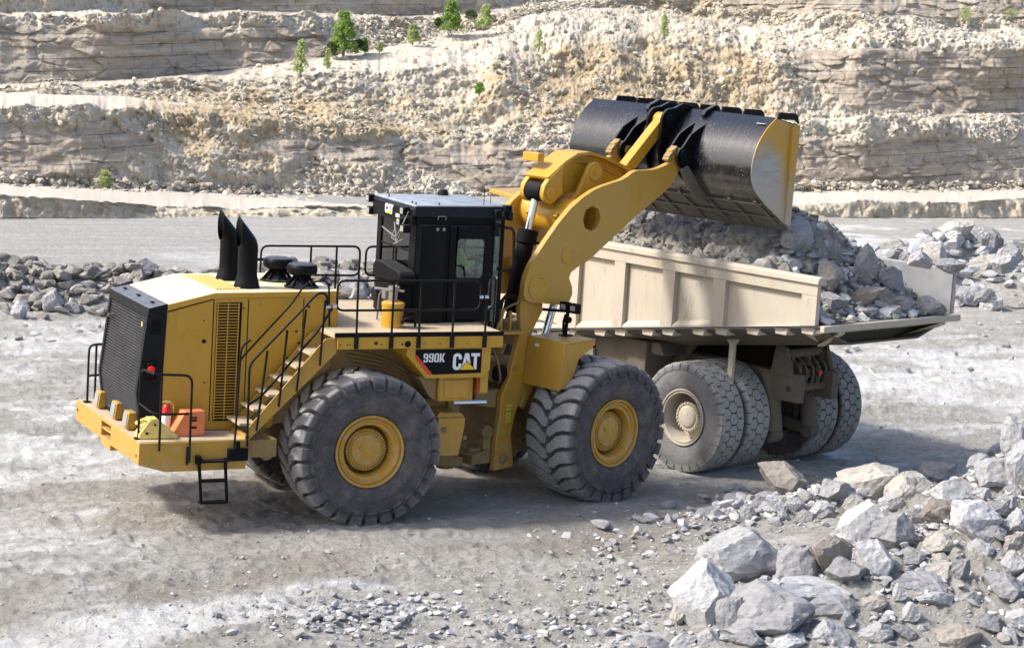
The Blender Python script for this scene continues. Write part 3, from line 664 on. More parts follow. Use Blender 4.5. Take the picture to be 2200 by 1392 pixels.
# hand-placed foreground rocks: u, v, width, height in the survey picture, stone, label
FG = [
 (1684, 1031, 100, 80, ROCKB, 'brown-grey squarish boulder at the back left of the foreground rocks, nearest the dump truck wheels'),
 (1790, 1058, 84, 56, ROCK, 'pale-topped boulder just right of the brown-grey squarish boulder'),
 (1865, 1038, 118, 80, ROCKT, 'large low tan boulder at the back of the foreground rock pile'),
 (1945, 1050, 105, 68, ROCKT, 'tan slab joined to the right end of the large low tan boulder'),
 (2007, 1022, 76, 50, ROCKG, 'grey wedge boulder behind the pile between the tan slab and the right edge rocks'),
 (2045, 1068, 92, 74, ROCK, 'big rounded whitish boulder right of the tan slab'),
 (1590, 1197, 165, 135, ROCK, 'huge pale blocky boulder at the left front of the pile with a flat sloping face'),
 (1708, 1222, 92, 90, ROCKG, 'grey pointed boulder leaning right of the huge pale blocky boulder'),
 (1505, 1292, 124, 142, ROCK, 'tall split pale boulder standing at the left edge of the foreground pile'),
 (1655, 1322, 190, 120, ROCKG, 'massive grey boulder with a dark diagonal cleft in the lower foreground'),
 (1750, 1272, 180, 62, ROCK, 'long flat ribbed slab behind the massive grey boulder'),
 (1785, 1195, 92, 86, ROCKB, 'dark shadowed boulder below the bright upright boulder'),
 (1837, 1142, 108, 112, ROCK, 'bright upright whitish boulder perched in the middle of the pile'),
 (1926, 1148, 92, 86, ROCKG, 'smooth grey boulder right beside the bright upright boulder'),
 (1880, 1205, 84, 96, ROCK, 'pale diamond shaped slab standing on the sandy slope'),
 (1817, 1231, 112, 58, ROCKG, 'low grey slab under the pale diamond shaped slab'),
 (2096, 1120, 92, 90, ROCK, 'tall whitish boulder standing high on the sandy slope'),
 (2022, 1165, 88, 46, ROCKT, 'tan flat rock left of the tall whitish boulder'),
 (2020, 1106, 80, 54, ROCKB, 'brown hollow-faced rock under the big rounded whitish boulder'),
 (2182, 946, 56, 92, ROCK, 'white block at the very top of the pile by the right edge'),
 (2146, 970, 42, 38, ROCKG, 'small bluish round rock beside the topmost white block'),
 (2138, 1022, 94, 70, ROCK, 'flat-topped pale rock below the small bluish round rock'),
 (2188, 1006, 60, 96, ROCK, 'tall pale rock cut by the right edge of the pile top'),
 (2107, 1186, 62, 46, ROCK, 'brilliant white angular rock half way up the sandy slope'),
 (1984, 1256, 104, 48, ROCKG, 'grey slab lying across the sandy slope'),
 (2010, 1288, 72, 34, ROCK, 'flat white stone just below the grey slab on the slope'),
 (1930, 1280, 30, 44, ROCK, 'small upright white stone at the foot of the grey slab'),
 (2065, 1232, 40, 66, ROCKG, 'narrow bluish stone standing on the sandy slope'),
 (2161, 1262, 84, 62, ROCKG, 'dark-sided boulder near the right edge of the sandy slope'),
 (2175, 1215, 66, 58, ROCK, 'pale boulder resting against the dark-sided boulder'),
 (2057, 1368, 82, 50, ROCKB, 'dark flat rock at the bottom right of the picture'),
 (1775, 1362, 82, 64, ROCK, 'pale rock at the bottom edge right of the massive boulder'),
 (1566, 1335, 62, 84, ROCKG, 'grey rock wedged between the tall split boulder and the massive one'),
 (1466, 1381, 58, 38, ROCK, 'small pale rock at the bottom left corner of the pile'),
 (1520, 1373, 46, 46, ROCK, 'small white pyramid rock under the tall split boulder'),
 (1402, 1384, 80, 34, ROCKG, 'low grey rock lying farthest left along the bottom edge'),
 (1680, 1382, 80, 36, ROCK, 'flat pale rock at the bottom edge under the massive boulder'),
 (1612, 1377, 64, 40, ROCKG, 'mottled grey rock at the bottom edge left of the flat pale rock'),
 (1783, 1308, 92, 56, ROCKG, 'dark grey rock under the right end of the long ribbed slab'),
 (1821, 1338, 32, 44, ROCK, 'small white shard standing right of the dark grey rock'),
 (1953, 1322, 38, 48, ROCK, 'white triangular stone on the lower sandy slope'),
 (2030, 1229, 82, 42, ROCKT, 'tan ledge-like stone in the middle of the sandy slope'),
 (1671, 1089, 44, 44, ROCK, 'pale round rock in front of the brown-grey squarish boulder'),
 (1632, 1083, 46, 34, ROCKG, 'flat grey rock left of the pale round rock'),
 (1709, 1085, 36, 34, ROCK, 'small cube rock right of the pale round rock'),
 (1736, 1070, 36, 26, ROCKT, 'small tan rock lodged under the pale-topped boulder'),
 (1767, 1100, 50, 34, ROCK, 'pale wide rock in front of the pale-topped boulder'),
 (1833, 1086, 44, 46, ROCKT, 'tan angular rock below the large low tan boulder'),
 (1918, 1082, 54, 46, ROCK, 'white topped cube rock in front of the tan slab'),
 (1605, 1106, 36, 36, ROCK, 'pale wedge at the left end of the small rocks behind the huge boulder'),
 (1663, 1123, 34, 22, ROCK, 'small pale stone in front of the pale round rock'),
 (1733, 1112, 40, 30, ROCKG, 'small grey stone in front of the small cube rock'),
 (1985, 1106, 44, 50, ROCK, 'pale upright rock left of the brown hollow-faced rock'),
 (1582, 1056, 50, 34, ROCKG, 'dark grey rock at the left end behind the small rocks'),
 (2150, 1098, 62, 46, ROCKG, 'grey angular rock right of the tall whitish boulder'),
 (2111, 1066, 42, 38, ROCK, 'small pale rock above the tall whitish boulder'),
 (2184, 1060, 36, 46, ROCKG, 'grey rock at the right edge below the tall pale rock'),
 (1455, 1325, 40, 60, ROCKT, 'cream coloured rock hiding behind the tall split boulder')]
FG += [(2128, 1150, 58, 48, ROCKG, 'grey rock beside the tall whitish boulder on its lower right'), (2190, 1120, 60, 60, ROCK, 'pale rock at the right edge level with the tall whitish boulder'), (2178, 1170, 46, 36, ROCKT, 'tan stone above the pale boulder at the right edge'),
 (2085, 1290, 48, 34, ROCK, 'pale stone left of the dark-sided boulder on the lower slope'), (2192, 1330, 56, 50, ROCK, 'pale rock in the lower right corner of the picture'), (2120, 1340, 62, 44, ROCKG, 'grey stone between the dark flat rock and the lower right corner'), (1880, 1365, 64, 44, ROCK, 'pale flat rock on the bottom edge left of the small white shards'),
 (1960, 1200, 60, 40, ROCKG, 'grey rock just right of the pale diamond shaped slab'), (1875, 1300, 54, 40, ROCKT, 'cream stone between the ribbed slab and the white triangular stone'), (2070, 1085, 56, 44, ROCK, 'pale rock under the right side of the big rounded whitish boulder'), (2100, 1000, 54, 44, ROCKG, 'grey rock at the left of the flat-topped pale rock'),
 (2170, 1085, 50, 40, ROCK, 'small whitish rock under the tall pale rock at the right edge'), (1945, 1360, 50, 36, ROCKG, 'grey stone on the bottom edge left of the dark flat rock')]
FGP = []
for i, (u, v, w, h, mt, lab) in enumerate(FG):
    foot = v+h*.40
    P, t = hit(u, min(foot, 1600)); s = t/FPX
    d = rays(u, v); fwd_h = t*math.hypot(d[0], d[1])
    sw, sh = w*s, h*s
    Pc = CAM+d*(t+0.25*sw)            # centre a little behind the visible foot
    FGP.append((Pc[0], Pc[1], sw))
    rock(Pc, (sw*1.24, sw*random.uniform(.85, 1.1), sh*1.28), mt, lab, 'boulders of the foreground rock pile', rot=(random.uniform(-.2, .2), random.uniform(-.25, .25), -0.45+random.uniform(-.35, .35)), k=(8 if i == 19 else None), name='boulder' if w > 70 else 'rock', cat='boulder' if w > 70 else 'rock')
# smaller rocks between them
n = 0
while n < 85:
    u = random.uniform(1400, 2230); v = random.uniform(1010, 1400)
    P, t = hit(u, v); hgt = float(height(P[0], P[1], False))
    lim = 1400-(u-1400)*.55
    if v < lim-40 and not (1520 < u < 2100 and 1040 < v < 1135): continue
    if 1440 < u < 1760 and 1125 < v < 1160: continue
    w = random.choice([14, 18, 24, 32, 44, 54])*t/FPX
    rock(P+np.array([0, 0, w*.15]), (w, w*random.uniform(.7, 1), w*random.uniform(.5, .9)), random.choice([ROCK, ROCK, ROCKG, ROCKT]), 'small pale limestone chunk among the boulders of the foreground pile', 'small chunks in the foreground pile'); n += 1
# windrows
for wi, (P, w, h) in enumerate(PATHS):
    L = np.array(P, float); seg = np.hypot(*(L[1:]-L[:-1]).T); tot = seg.sum(); cnt = 100 if wi == 0 else 85
    for k in range(cnt):
        t = random.uniform(0, tot) if wi == 0 else random.uniform(2, tot*.72); i = 0
        while t > seg[i]: t -= seg[i]; i += 1
        q = L[i]+(L[i+1]-L[i])*t/seg[i]; nrm = np.array([-(L[i+1]-L[i])[1], (L[i+1]-L[i])[0]])/seg[i]
        off = random.gauss(-.25, .62)*w*1.15; q = q+nrm*off
        if wi == 0: s = random.choice([.35, .45, .55, .7, .9])
        else: s = random.choice([.45, .6, .8, .95, 1.2])
        s *= random.uniform(.85, 1.15)
        z = float(height(q[0], q[1], False))
        mt = random.choice([ROCKG, ROCKG, ROCKB, ROCKG, ROCKT]) if wi == 0 else random.choice([ROCK, ROCKG, ROCKT, ROCK])
        rock((q[0], q[1], z+s*.15), (s*1.1, s*.85, s*.8), mt, ('grey blasted rock in the low rock windrow behind the wheel loader' if wi == 0 else 'pale blasted boulder in the rock heap behind the dump truck tail'),
             ('rocks of the windrow behind the loader' if wi == 0 else 'boulders of the heap behind the truck'))
for (u, v, w, h, mt, lab) in [(310, 578, 62, 50, ROCKG, 'large grey boulder topping the windrow left of the exhaust stacks'), (112, 648, 46, 62, ROCKG, 'upright egg shaped grey rock at the foot of the left windrow'),
     (155, 662, 48, 26, ROCKG, 'flat oval rock lying right of the upright egg shaped rock'), (200, 668, 40, 22, ROCKG, 'flat pale rock farthest right at the foot of the left windrow'), (42, 668, 36, 44, ROCK, 'pale bluish rock at the foot of the windrow near the left edge'),
     (272, 598, 36, 30, ROCKT, 'tan rock below the large grey boulder on the windrow'), (822, 612, 42, 46, ROCKT, 'tan rounded boulder seen just left of the cab'),
     (2112, 640, 56, 42, ROCK, 'white cubic boulder at the foot of the right heap'), (2185, 658, 60, 14, ROCKT, 'thin flat slab lying in front of the right heap'), (2110, 505, 42, 46, ROCK, 'pale boulder on the crest of the right heap'),
     (2155, 565, 74, 60, ROCK, 'large ribbed boulder in the right heap by the edge of the picture'), (2040, 570, 66, 34, ROCK, 'low pale slab in the middle of the right heap'), (1975, 555, 58, 42, ROCK, 'bright angular boulder just above the truck tail')]:
    P_, t = hit(u, v+h*.42); d = rays(u, v); s = t/FPX; rock(CAM+d*(t+.2*w*s), (w*s*1.05, w*s*.85, h*s*1.05), mt, lab, name='boulder', cat='boulder', rot=(0, 0, -.4))
for (u, v, w, h, mt, lab) in [(2163, 748, 24, 9, ROCKG, 'small brown stone lying alone on the pale floor near the right edge'), (2054, 764, 10, 14, ROCKG, 'tiny dark stone standing alone behind the truck tail'), (2085, 797, 20, 14, ROCKG, 'small grey oval stone alone on the pale floor'),
     (1951, 797, 14, 9, ROCKG, 'tiny grey stone lying nearest the rear tyres on the right'), (1088, 1339, 34, 24, ROCK, 'bright rounded stone lying on the gravel at the bottom middle'), (1107, 1362, 26, 18, ROCKG, 'dark stone just below the bright rounded stone'), (1046, 1178, 13, 12, ROCKB, 'small reddish stone on the grey track'),
     (1480, 1290, 1, 1, ROCK, '')]:
    if not lab: continue
    P_, t = hit(u, v); s = t/FPX; rock(P_+np.array([0, 0, h*s*.3]), (w*s, w*s*.8, h*s), mt, lab, name='stone', cat='stone')

# uncountable small rubble on the floor and piles: one object each
LOW = [rock_geo(900+k, 2, 9, .0) for k in range(8)]
def rubble(name, pts, sizes, mat, flatten=.7, label=None, group=None):
    vs, fs, sh = [], [], []; o = 0
    for i, (p, s) in enumerate(zip(pts, sizes)):
        v, f = LOW[i % 8]; a = RNG.uniform(0, 6.28); b = RNG.uniform(-.6, .6); ca, sa, cb, sb = cos(a), sin(a), cos(b), sin(b)
        R_ = np.array([[ca, -sa, 0], [sa, ca, 0], [0, 0, 1]])@np.array([[1, 0, 0], [0, cb, -sb], [0, sb, cb]])
        w = (v*np.array([1, RNG.uniform(.55, 1), RNG.uniform(.4, 1)*flatten])*s/2)@R_.T+p
        vs.append(w); fs.append(f+o); o += len(v); sh.append(np.full(len(v), RNG.uniform()))
    me = np_mesh(name, np.concatenate(vs), np.concatenate(fs), mat, False)
    a = me.attributes.new('shade', 'FLOAT', 'POINT'); a.data.foreach_set('value', np.concatenate(sh).astype(np.float32))
    ob = bpy.data.objects.new(name, me); COL.objects.link(ob); tag(ob, label, 'rubble', group, 'stuff'); return ob
def on_ground(x, y, s, k=.2): return np.stack([x, y, height(x, y)+s*k], -1)
def scatter(n, cx, cy, sx, sy, a, smin, smax, powr=2.6):
    g1, g2 = RNG.normal(size=n)*sx, RNG.normal(size=n)*sy; x = cx+g1*cos(a)-g2*sin(a); y = cy+g1*sin(a)+g2*cos(a)
    s = smin+(smax-smin)*RNG.uniform(size=n)**powr; return x, y, s
bl = [scatter(650, 1.0, -8.2, 2.4, .9, .15, .03, .2), scatter(420, -2.2, -7.2, 1.0, .5, .2, .03, .22), scatter(500, 4.5, -6.5, 3.5, 2.0, .2, .02, .12), scatter(3600, -1, -8.0, 6.5, 2.8, .2, .012, .09, 3.5), scatter(1800, -7, -2, 4, 5, .2, .012, .07, 3.5), scatter(1200, 14, 2, 6, 5, .2, .02, .10, 3.5),
      scatter(260, 5.6, -3.6, 1.6, .6, .3, .03, .22), scatter(260, 8.8, -2.7, 2.0, .4, .25, .03, .3, 3), scatter(500, 2, 6, 16, 9, .1, .03, .12, 3), scatter(160, -4.5, 17.5, 5, 1.2, .1, .05, .3), scatter(300, 27, 17, 9, 4, .2, .04, .25, 3)]
x = np.concatenate([b_[0] for b_ in bl]); y = np.concatenate([b_[1] for b_ in bl]); s = np.concatenate([b_[2] for b_ in bl])
rubble('gravel', on_ground(x, y, s), s, RUBBLE, .75, 'loose pale gravel and stone chips scattered over the quarry floor')
bl = [scatter(3600, 9.6, -8.4, 2.8, 1.9, .45, .02, .22, 4.2), scatter(1100, 5.8, -8.9, 2.0, .8, .35, .02, .24, 3.5), scatter(420, 8.9, -2.4, 1.9, .5, .2, .05, .4, 2)]
x = np.concatenate([b_[0] for b_ in bl]); y = np.concatenate([b_[1] for b_ in bl]); s = np.concatenate([b_[2] for b_ in bl])
rubble('rubble', on_ground(x, y, s), s, RUBBLE, .8, 'small broken limestone covering the sandy foreground pile')
for wi, (P, w, h) in enumerate(PATHS):
    L = np.array(P, float); seg = np.hypot(*(L[1:]-L[:-1]).T); n = 5200 if wi == 0 else 2200
    t = RNG.uniform(0, seg.sum(), n); cs = np.concatenate([[0], np.cumsum(seg)]); i = np.clip(np.searchsorted(cs, t)-1, 0, len(seg)-1)
    q = L[i]+(L[i+1]-L[i])*((t-cs[i])/seg[i])[:, None]; nr = np.stack([-(L[i+1]-L[i])[:, 1], (L[i+1]-L[i])[:, 0]], -1)/seg[i][:, None]
    q = q+nr*(RNG.normal(size=n)*.62*w)[:, None]; s = .1+(.55 if wi == 0 else .7)*RNG.uniform(size=n)**2.4
    rubble('rubble', on_ground(q[:, 0], q[:, 1], s), s, RUBBLED if wi == 0 else RUBBLE, .85, 'dark broken stone filling the windrow behind the loader' if wi == 0 else 'pale broken stone filling the heap behind the truck')

# loose stones lying on the broken slopes of the quarry
wgt = (1-ws)*(1-np.clip(wr, 0, 1))*(1-.45*wo)*(K_ > 1.9)*(K_ < 8)*((U_ > -250) & (U_ < 2450)); wgt[:3] = 0
wgt = wgt*np.clip(.12+fbm(jit*.7, 4, 610)*1.2, .02, 1.3); wgt = wgt.ravel()/wgt.sum()
idx = RNG.choice(wgt.size, 16000, p=wgt); Pq = PT.reshape(-1, 3)[idx]+RNG.normal(size=(16000, 3))*.02; Sq = .05+.32*RNG.uniform(size=16000)**7
rubble('rubble', Pq+TUP*(Sq*.12)[:, None], Sq, SLOPEST, 1.1, 'pale loose stones lying over the broken quarry slopes')
wgt = ((K_ > 1.85) & (K_ < 2.12) & (U_ > -250) & (U_ < 2450))*1.; wgt = wgt.ravel()/wgt.sum(); idx = RNG.choice(wgt.size, 2200, p=wgt); Sq = .10+.36*RNG.uniform(size=2200)**3
rubble('rubble', PT.reshape(-1, 3)[idx]-NH*.25, Sq, SLOPEST, 1.0, 'row of loose stones along the toe of the quarry face')

# ------------------------------------------------------------------ bushes and saplings on the benches
def plant(u, v, hp, wp, leaf, label, name='sapling', kind='cone', dens=1., cat='tree', group=None):
    """u,v: foot; hp,wp: size in survey pixels"""
    P, Dd = terr(u, v); s = np.linalg.norm(P-CAM)/FPX; H, W = hp*s, wp*s
    P = P-NH*.8
    root = empty(name, tuple(P-TUP*.15)); tag(root, label, cat, group)
    rs = np.random.default_rng(int(u*7+v))
    t = MB().tube([(0, 0, -.1), (.02*H, 0, H*.35), (0, .02*H, H*.62), (.01*H, 0, H*.92)], [.03*H+.01, .022*H+.006, .014*H, .004*H], 6)
    for k in range(9):
        z = H*rs.uniform(.15, .8); a = rs.uniform(0, 6.28); l = W*.45*(1-z/H*.6); t.tube([(0, 0, z), (cos(a)*l*.6, sin(a)*l*.6, z+l*.35), (cos(a)*l, sin(a)*l, z+l*.55)], [.009*H, .006*H, .002*H], 5)
    t.build('trunk', BARK, root)
    n = int(3600*dens); nb = 70; bz = rs.uniform(.06, 1., nb)**.85
    br = (W/2)*((1-bz)**.75+.10 if kind == 'cone' else np.sqrt(np.clip(1-((bz-.5)/.5)**2, 0, 1))*.95+.05)
    ba = rs.uniform(0, 6.28, nb); rr = np.sqrt(rs.uniform(.1, 1, nb))*br
    cen = np.stack([rr*np.cos(ba), rr*np.sin(ba), bz*H], -1)
    c = cen[rs.integers(0, nb, n)]+rs.normal(size=(n, 3))*np.array([.075*W+.01, .075*W+.01, .035*H+.01])
    c[:, 2] = np.clip(c[:, 2], .02*H, H*1.02)
    L = .045*H**.5*rs.uniform(.6, 1.5, n)[:, None]; a1 = rs.normal(size=(n, 3)); a1 /= np.linalg.norm(a1, axis=1, keepdims=True); a2 = np.cross(a1, rs.normal(size=(n, 3))); a2 /= np.linalg.norm(a2, axis=1, keepdims=True)
    vs = np.stack([c-a1*L, c+a2*L*.55, c+a1*L, c-a2*L*.55], 1).reshape(-1, 3); fs = np.arange(4*n).reshape(n, 4)
    link('crown', np_mesh('crown', vs, fs, None, False), leaf, root, smooth=0)
plant(740, 110, 88, 52, LEAF, 'tallest dense green conical sapling on the upper left bench', dens=1.6)
plant(716, 110, 26, 24, LEAFD, 'low dark bush hugging the left foot of the tallest sapling', 'bush', 'round', .6, 'bush')
plant(772, 100, 22, 22, LEAFD, 'low dark shrub right of the tallest sapling', 'bush', 'round', .5, 'bush')
plant(968, 60, 62, 46, LEAF, 'rounded bright green sapling on the crest right of the tallest one', dens=1.3)
plant(943, 50, 18, 18, LEAFD, 'tiny dark bush left of the rounded bright sapling', 'bush', 'round', .4, 'bush')
plant(1012, 36, 20, 26, LEAFD, 'small dark bush between the two crest saplings', 'bush', 'round', .5, 'bush')
plant(1043, 54, 48, 32, LEAFP, 'pale feathery sapling at the top of the rubble slope', dens=.8)
plant(888, 86, 40, 28, LEAFP, 'pale sapling on the slope left of the crest saplings', dens=.8)
plant(648, 152, 72, 30, LEAFP, 'thin see-through pale sapling lowest on the left crest', dens=.26)
plant(706, 140, 42, 16, LEAFP, 'slender wispy sapling right of the thin pale sapling', dens=.18)
plant(786, 106, 30, 16, LEAF, 'short slim sapling right of the tallest sapling', dens=.4)
plant(817, 104, 20, 14, LEAFP, 'very small sapling on the crest left of the pale slope sapling', dens=.3)
plant(1030, 194, 24, 20, LEAF, 'small green bush on the ochre slope behind the cab', 'bush', 'round', .4, 'bush')
plant(233, 392, 36, 24, LEAFP, 'small bush at the foot of the lower left face', 'bush', 'round', .5, 'bush')
plant(1424, 74, 46, 22, LEAFP, 'sparse sapling on the grey rubble above the bucket', dens=.16)
plant(1157, 100, 42, 24, LEAFP, 'sparse pale sapling on the rubble slope above the lift arms', dens=.14)
plant(2068, 40, 30, 26, LEAFP, 'thin olive bush on the top right bench', 'bush', 'round', .16, 'bush')
plant(2165, 32, 18, 34, LEAFP, 'low olive scrub by the top right corner', 'bush', 'round', .14, 'bush')

# ------------------------------------------------------------------ wheels
def tyre_mesh_from(mb, name, mat, treadfn):
    me = bpy.data.meshes.new(name); me.from_pydata(mb.v, [], mb.f)
    bm = bmesh.new(); bm.from_mesh(me); bmesh.ops.recalc_face_normals(bm, faces=bm.faces); bm.to_mesh(me); bm.free()
    a = me.attributes.new('tread', 'FLOAT', 'POINT'); v = np.array([x.co[:] for x in me.vertices])
    a.data.foreach_set('value', treadfn(np.hypot(v[:, 0], v[:, 2]), v[:, 1]).astype(np.float32))
    me.materials.append(mat); me.shade_smooth(); me.set_sharp_from_angle(angle=radians(38)); return me
def lug_strip(mb, st, phi, side):
    """st: list of (y, dphi, r_out, r_in, half angle)"""
    vs = []
    for y, dp, ro, ri, hw in st:
        for r, s in ((ro, -1), (ro, 1), (ri, 1.12), (ri, -1.12)):
            a = phi+dp+s*hw; vs.append((r*cos(a), side*y, r*sin(a)))
    fs = []; n = len(st)
    for i in range(n-1):
        for k in range(4): fs.append((4*i+k, 4*i+(k+1) % 4, 4*i+4+(k+1) % 4, 4*i+4+k))
    fs += [(0, 1, 2, 3), (4*n-1, 4*n-2, 4*n-3, 4*n-4)]; mb.add(vs, fs)
mb = MB()
half = [(.60, -.40), (.63, -.455), (.70, -.495), (.80, -.52), (.815, -.532), (.86, -.537), (.875, -.53), (.95, -.54), (1.05, -.535), (1.13, -.515), (1.19, -.49), (1.215, -.43), (1.222, -.3), (1.225, -.15)]
mb.lathe(half+[(1.225, 0)]+[(r, -t) for r, t in reversed(half)], ax='y', n=96, caps=False)
NL = 27
for side in (-1, 1):
    for i in range(NL):
        ph = (i+(.5 if side > 0 else 0))*2*pi/NL
        j = RNG.uniform(-.006, .006)
        lug_strip(mb, [(.012, .125, 1.305, 1.2, .052), (.12, .105, 1.312, 1.2, .078), (.25, .02, 1.315, 1.2, .084), (.40, -.02+j, 1.308, 1.18, .084), (.50, -.025+j, 1.29, 1.15, .083), (.553, -.025+j, 1.255, 1.1, .080), (.566, -.025+j, 1.16, 1.06, .074), (.545, -.025+j, 1.125, 1.04, .070)], ph, side)
TYRE_ME = tyre_mesh_from(mb, 'tyre', TYRE, lambda r, y: np.clip((r-1.22)/.04, 0, 1)*np.clip((.56-np.abs(y))/.02, 0, 1))
def rim_parts():
    r = MB().lathe([(.60, -.36), (.615, -.44), (.622, -.475), (.605, -.487), (.582, -.475), (.572, -.43), (.552, -.428), (.545, -.452), (.525, -.455), (.512, -.425), (.497, -.405), (.452, -.40), (.448, -.385), (.436, -.365), (.428, -.20), (.42, .02), (.30, .03)], ax='y', n=96, caps=False)
    h = MB().lathe([(.35, .02), (.362, -.02), (.362, -.24), (.35, -.265), (.33, -.272), (.318, -.266), (.312, -.285), (.275, -.292), (.268, -.312), (.255, -.318), (0, -.32)], ax='y', n=72)
    for k in range(44):
        a = 2*pi*k/44; h.lathe([(.018, -.24), (.018, -.292), (0, -.294)], (.348*cos(a), 0, .348*sin(a)), 'y', 6)
    for k in range(20):
        a = 2*pi*k/20; h.lathe([(.011, -.29), (.011, -.316), (0, -.318)], (.292*cos(a), 0, .292*sin(a)), 'y', 6)
    h.lathe([(.03, -.32), (.03, -.345), (.018, -.35), (0, -.35)], (-.11, 0, .02), 'y', 10)
    return r, h
_r, _h = rim_parts()
RIM_O = _r.build('rim', YELRIM); HUB_O = _h.build('wheel', YELRIM); TY_O = link('tyre', TYRE_ME, None, None, smooth=0); TYRE_ME.shade_smooth(); TYRE_ME.set_sharp_from_angle(angle=radians(38))
def put_wheel(protos, parent, loc, rz, spin, label=None):
    hub = protos[0].copy(); COL.objects.link(hub); hub.parent = parent; hub.location = loc; hub.rotation_euler = Matrix.Rotation(rz, 3, 'Z').to_euler()
    hub.matrix_basis = Matrix.Translation(loc) @ Matrix.Rotation(rz, 4, 'Z') @ Matrix.Rotation(spin, 4, 'Y')
    for p in protos[1:]:
        c = p.copy(); COL.objects.link(c); c.parent = hub
    return hub
def drop(*obs):
    for o in obs: bpy.data.objects.remove(o)

# ================================================================== WHEEL LOADER
L = empty('wheel_loader'); tag(L, 'yellow articulated wheel loader with black cab and raised bucket tipping rock into the truck', 'wheel loader')
ART = .333
F = empty('front_frame', (2.3, 0, 0), ART, L)     # articulated front half
WY = 1.52; WZ = 1.273
PR = (HUB_O, RIM_O, TY_O)
put_wheel(PR, L, (0, -WY, WZ), 0, .1); put_wheel(PR, L, (0, WY, WZ), pi, .5)

# --- bumper / counterweight
def bumper_outline(): return [(-4.0, 1.525), (-4.0, 1.16), (-3.54, 1.03), (-2.17, 1.04), (-2.14, 1.525)]
mb = MB(); mb.prism(bumper_outline(), -1.91, -.27).prism(bumper_outline(), .30, 1.91)
mb.box(-4.0, -2.2, -.27, .30, 1.47, 1.525).box(-4.0, -2.2, -.27, .30, 1.06, 1.22).box(-3.99, -3.6, -.27, .30, 1.335, 1.37).box(-3.55, -2.2, -.27, .30, 1.22, 1.47)
bp = mb.build('bumper', YEL, L, .012)
mb = MB(); mb.box(-3.98, -2.16, -1.89, 1.89, 1.527, 1.535); mb.build('walkway', DECK, bp)
for s in (-1, 1):
    mb = MB()
    for x in (-3.97,): mb.lathe([(.03, 0), (.03, .012), (0, .014)], (x, s*1.83, 1.34), 'x', 10)
MB().lathe([(.028, 0), (.028, -.02), (0, -.02)], (-4.0, -1.78, 1.3), 'x', 12).build('bolt', DIRTYYEL, bp); MB().lathe([(.028, 0), (.028, -.02), (0, -.02)], (-4.0, 1.8, 1.37), 'x', 12).build('bolt', DIRTYYEL, bp)
# rear lamps standing on the bumper
for (x, y) in ((-3.80, 1.05), (-3.80, .04), (-3.84, -.82)):
    mb = MB().prism([(x-.1, 1.57), (x+.12, 1.57), (x+.12, 1.84), (x-.06, 1.84)], y-.14, y+.14).box(x-.05, x+.08, y-.09, y+.09, 1.53, 1.57)
    lm = mb.build('work_light', YEL, bp, .012); MB().prism([(x-.110, 1.60), (x-.1, 1.60), (x-.068, 1.81), (x-.078, 1.81)], y-.11, y+.11).build('lens', LAMP, lm)
# side ladder
mb = MB().obox((-3.00, -1.97, 1.25), (-2.94, -2.0, .50), .05, .03, (0, 1, 0)).obox((-2.55, -1.97, 1.25), (-2.50, -2.0, .50), .05, .03, (0, 1, 0))
for z in (.50, .86, 1.19): mb.box(-2.97, -2.52, -2.05, -1.90, z, z+.035)
mb.box(-3.05, -2.97, -2.02, -1.90, 1.16, 1.30)
mb.build('ladder', BLKM, L, .004)
mb = MB().box(-2.50, -2.16, -1.99, -1.905, 1.19, 1.40).box(-2.36, -2.30, -1.98, -1.92, 1.4, 1.52); mb.build('step_mount', BLKM, L, .01)

# --- engine hood
hw = 1.13
side = [(-3.44, 1.545), (-3.37, 3.655), (-2.565, 3.845), (-.36, 3.87), (-.36, 3.1), (-1.25, 2.75), (-1.45, 1.6), (-1.5, 1.545)]
hd = MB().prism(side, -hw, hw).build('hood', YELC, L, .012)
cap = [(-3.365, 3.56), (-3.365, 3.675), (-2.565, 3.865), (-.335, 3.89), (-.335, 3.79), (-2.565, 3.765)]
mb = MB().prism(cap, -hw-.02, hw+.02); hc = mb.build('hood_cap', HOODT, hd, .015)
for s in (-1, 1):
    y0, y1 = (s*hw, s*(hw+.004)) if s > 0 else (s*(hw+.004), s*hw)
    for x in (-2.575, -1.97, -.99): MB().box(x-.008, x+.008, y0, y1, 1.7 if x < -1.5 else 2.9, 3.75).build('panel_seam', DARK, hd)
    MB().prism([(-3.36, 3.535), (-3.36, 3.555), (-2.59, 3.76), (-2.59, 3.74)], y0, y1).build('panel_seam', DARK, hd)
    for (x, z, r) in ((-2.72, 3.05, .035), (-2.68, 2.35, .014), (-2.74, 3.4, .012), (-2.05, 3.6, .014), (-.9, 3.62, .022), (-1.05, 3.0, .02), (-2.78, 1.9, .014), (-1.1, 3.2, .02)):
        MB().lathe([(r, 0), (r, s*.008), (0, s*.009)], (x, s*hw, z), 'y', 12).build('fastener', DARK, hd)
# side cooling grille
for s in (-1, 1):
    y = s*(hw+.003)
    bk = MB().prism([(-2.52, 1.70), (-2.52, 3.69), (-2.08, 3.70), (-2.10, 1.70)], *sorted((y, y+s*.006))).build('vent', DARK, hd)
    mb = MB()
    for k in range(40):
        z = 1.74+k*.0492; mb.box(-2.50, -2.13, *sorted((y+s*.004, y+s*.022)), z, z+.016)
    for x in (-2.505, -2.325, -2.14): mb.box(x-.008, x+.008, *sorted((y+s*.006, y+s*.027)), 1.72, 3.69)
    mb.build('grille', YELC, bk)
mb = MB()
for k in range(8): mb.prism([(-2.46+k*.058, 0), (-2.43+k*.058, .03), (-2.40+k*.058, 0)], -.85, .85)
o = mb.build('top_vent', YELC, hd); o.location = (0, 0, 3.868)
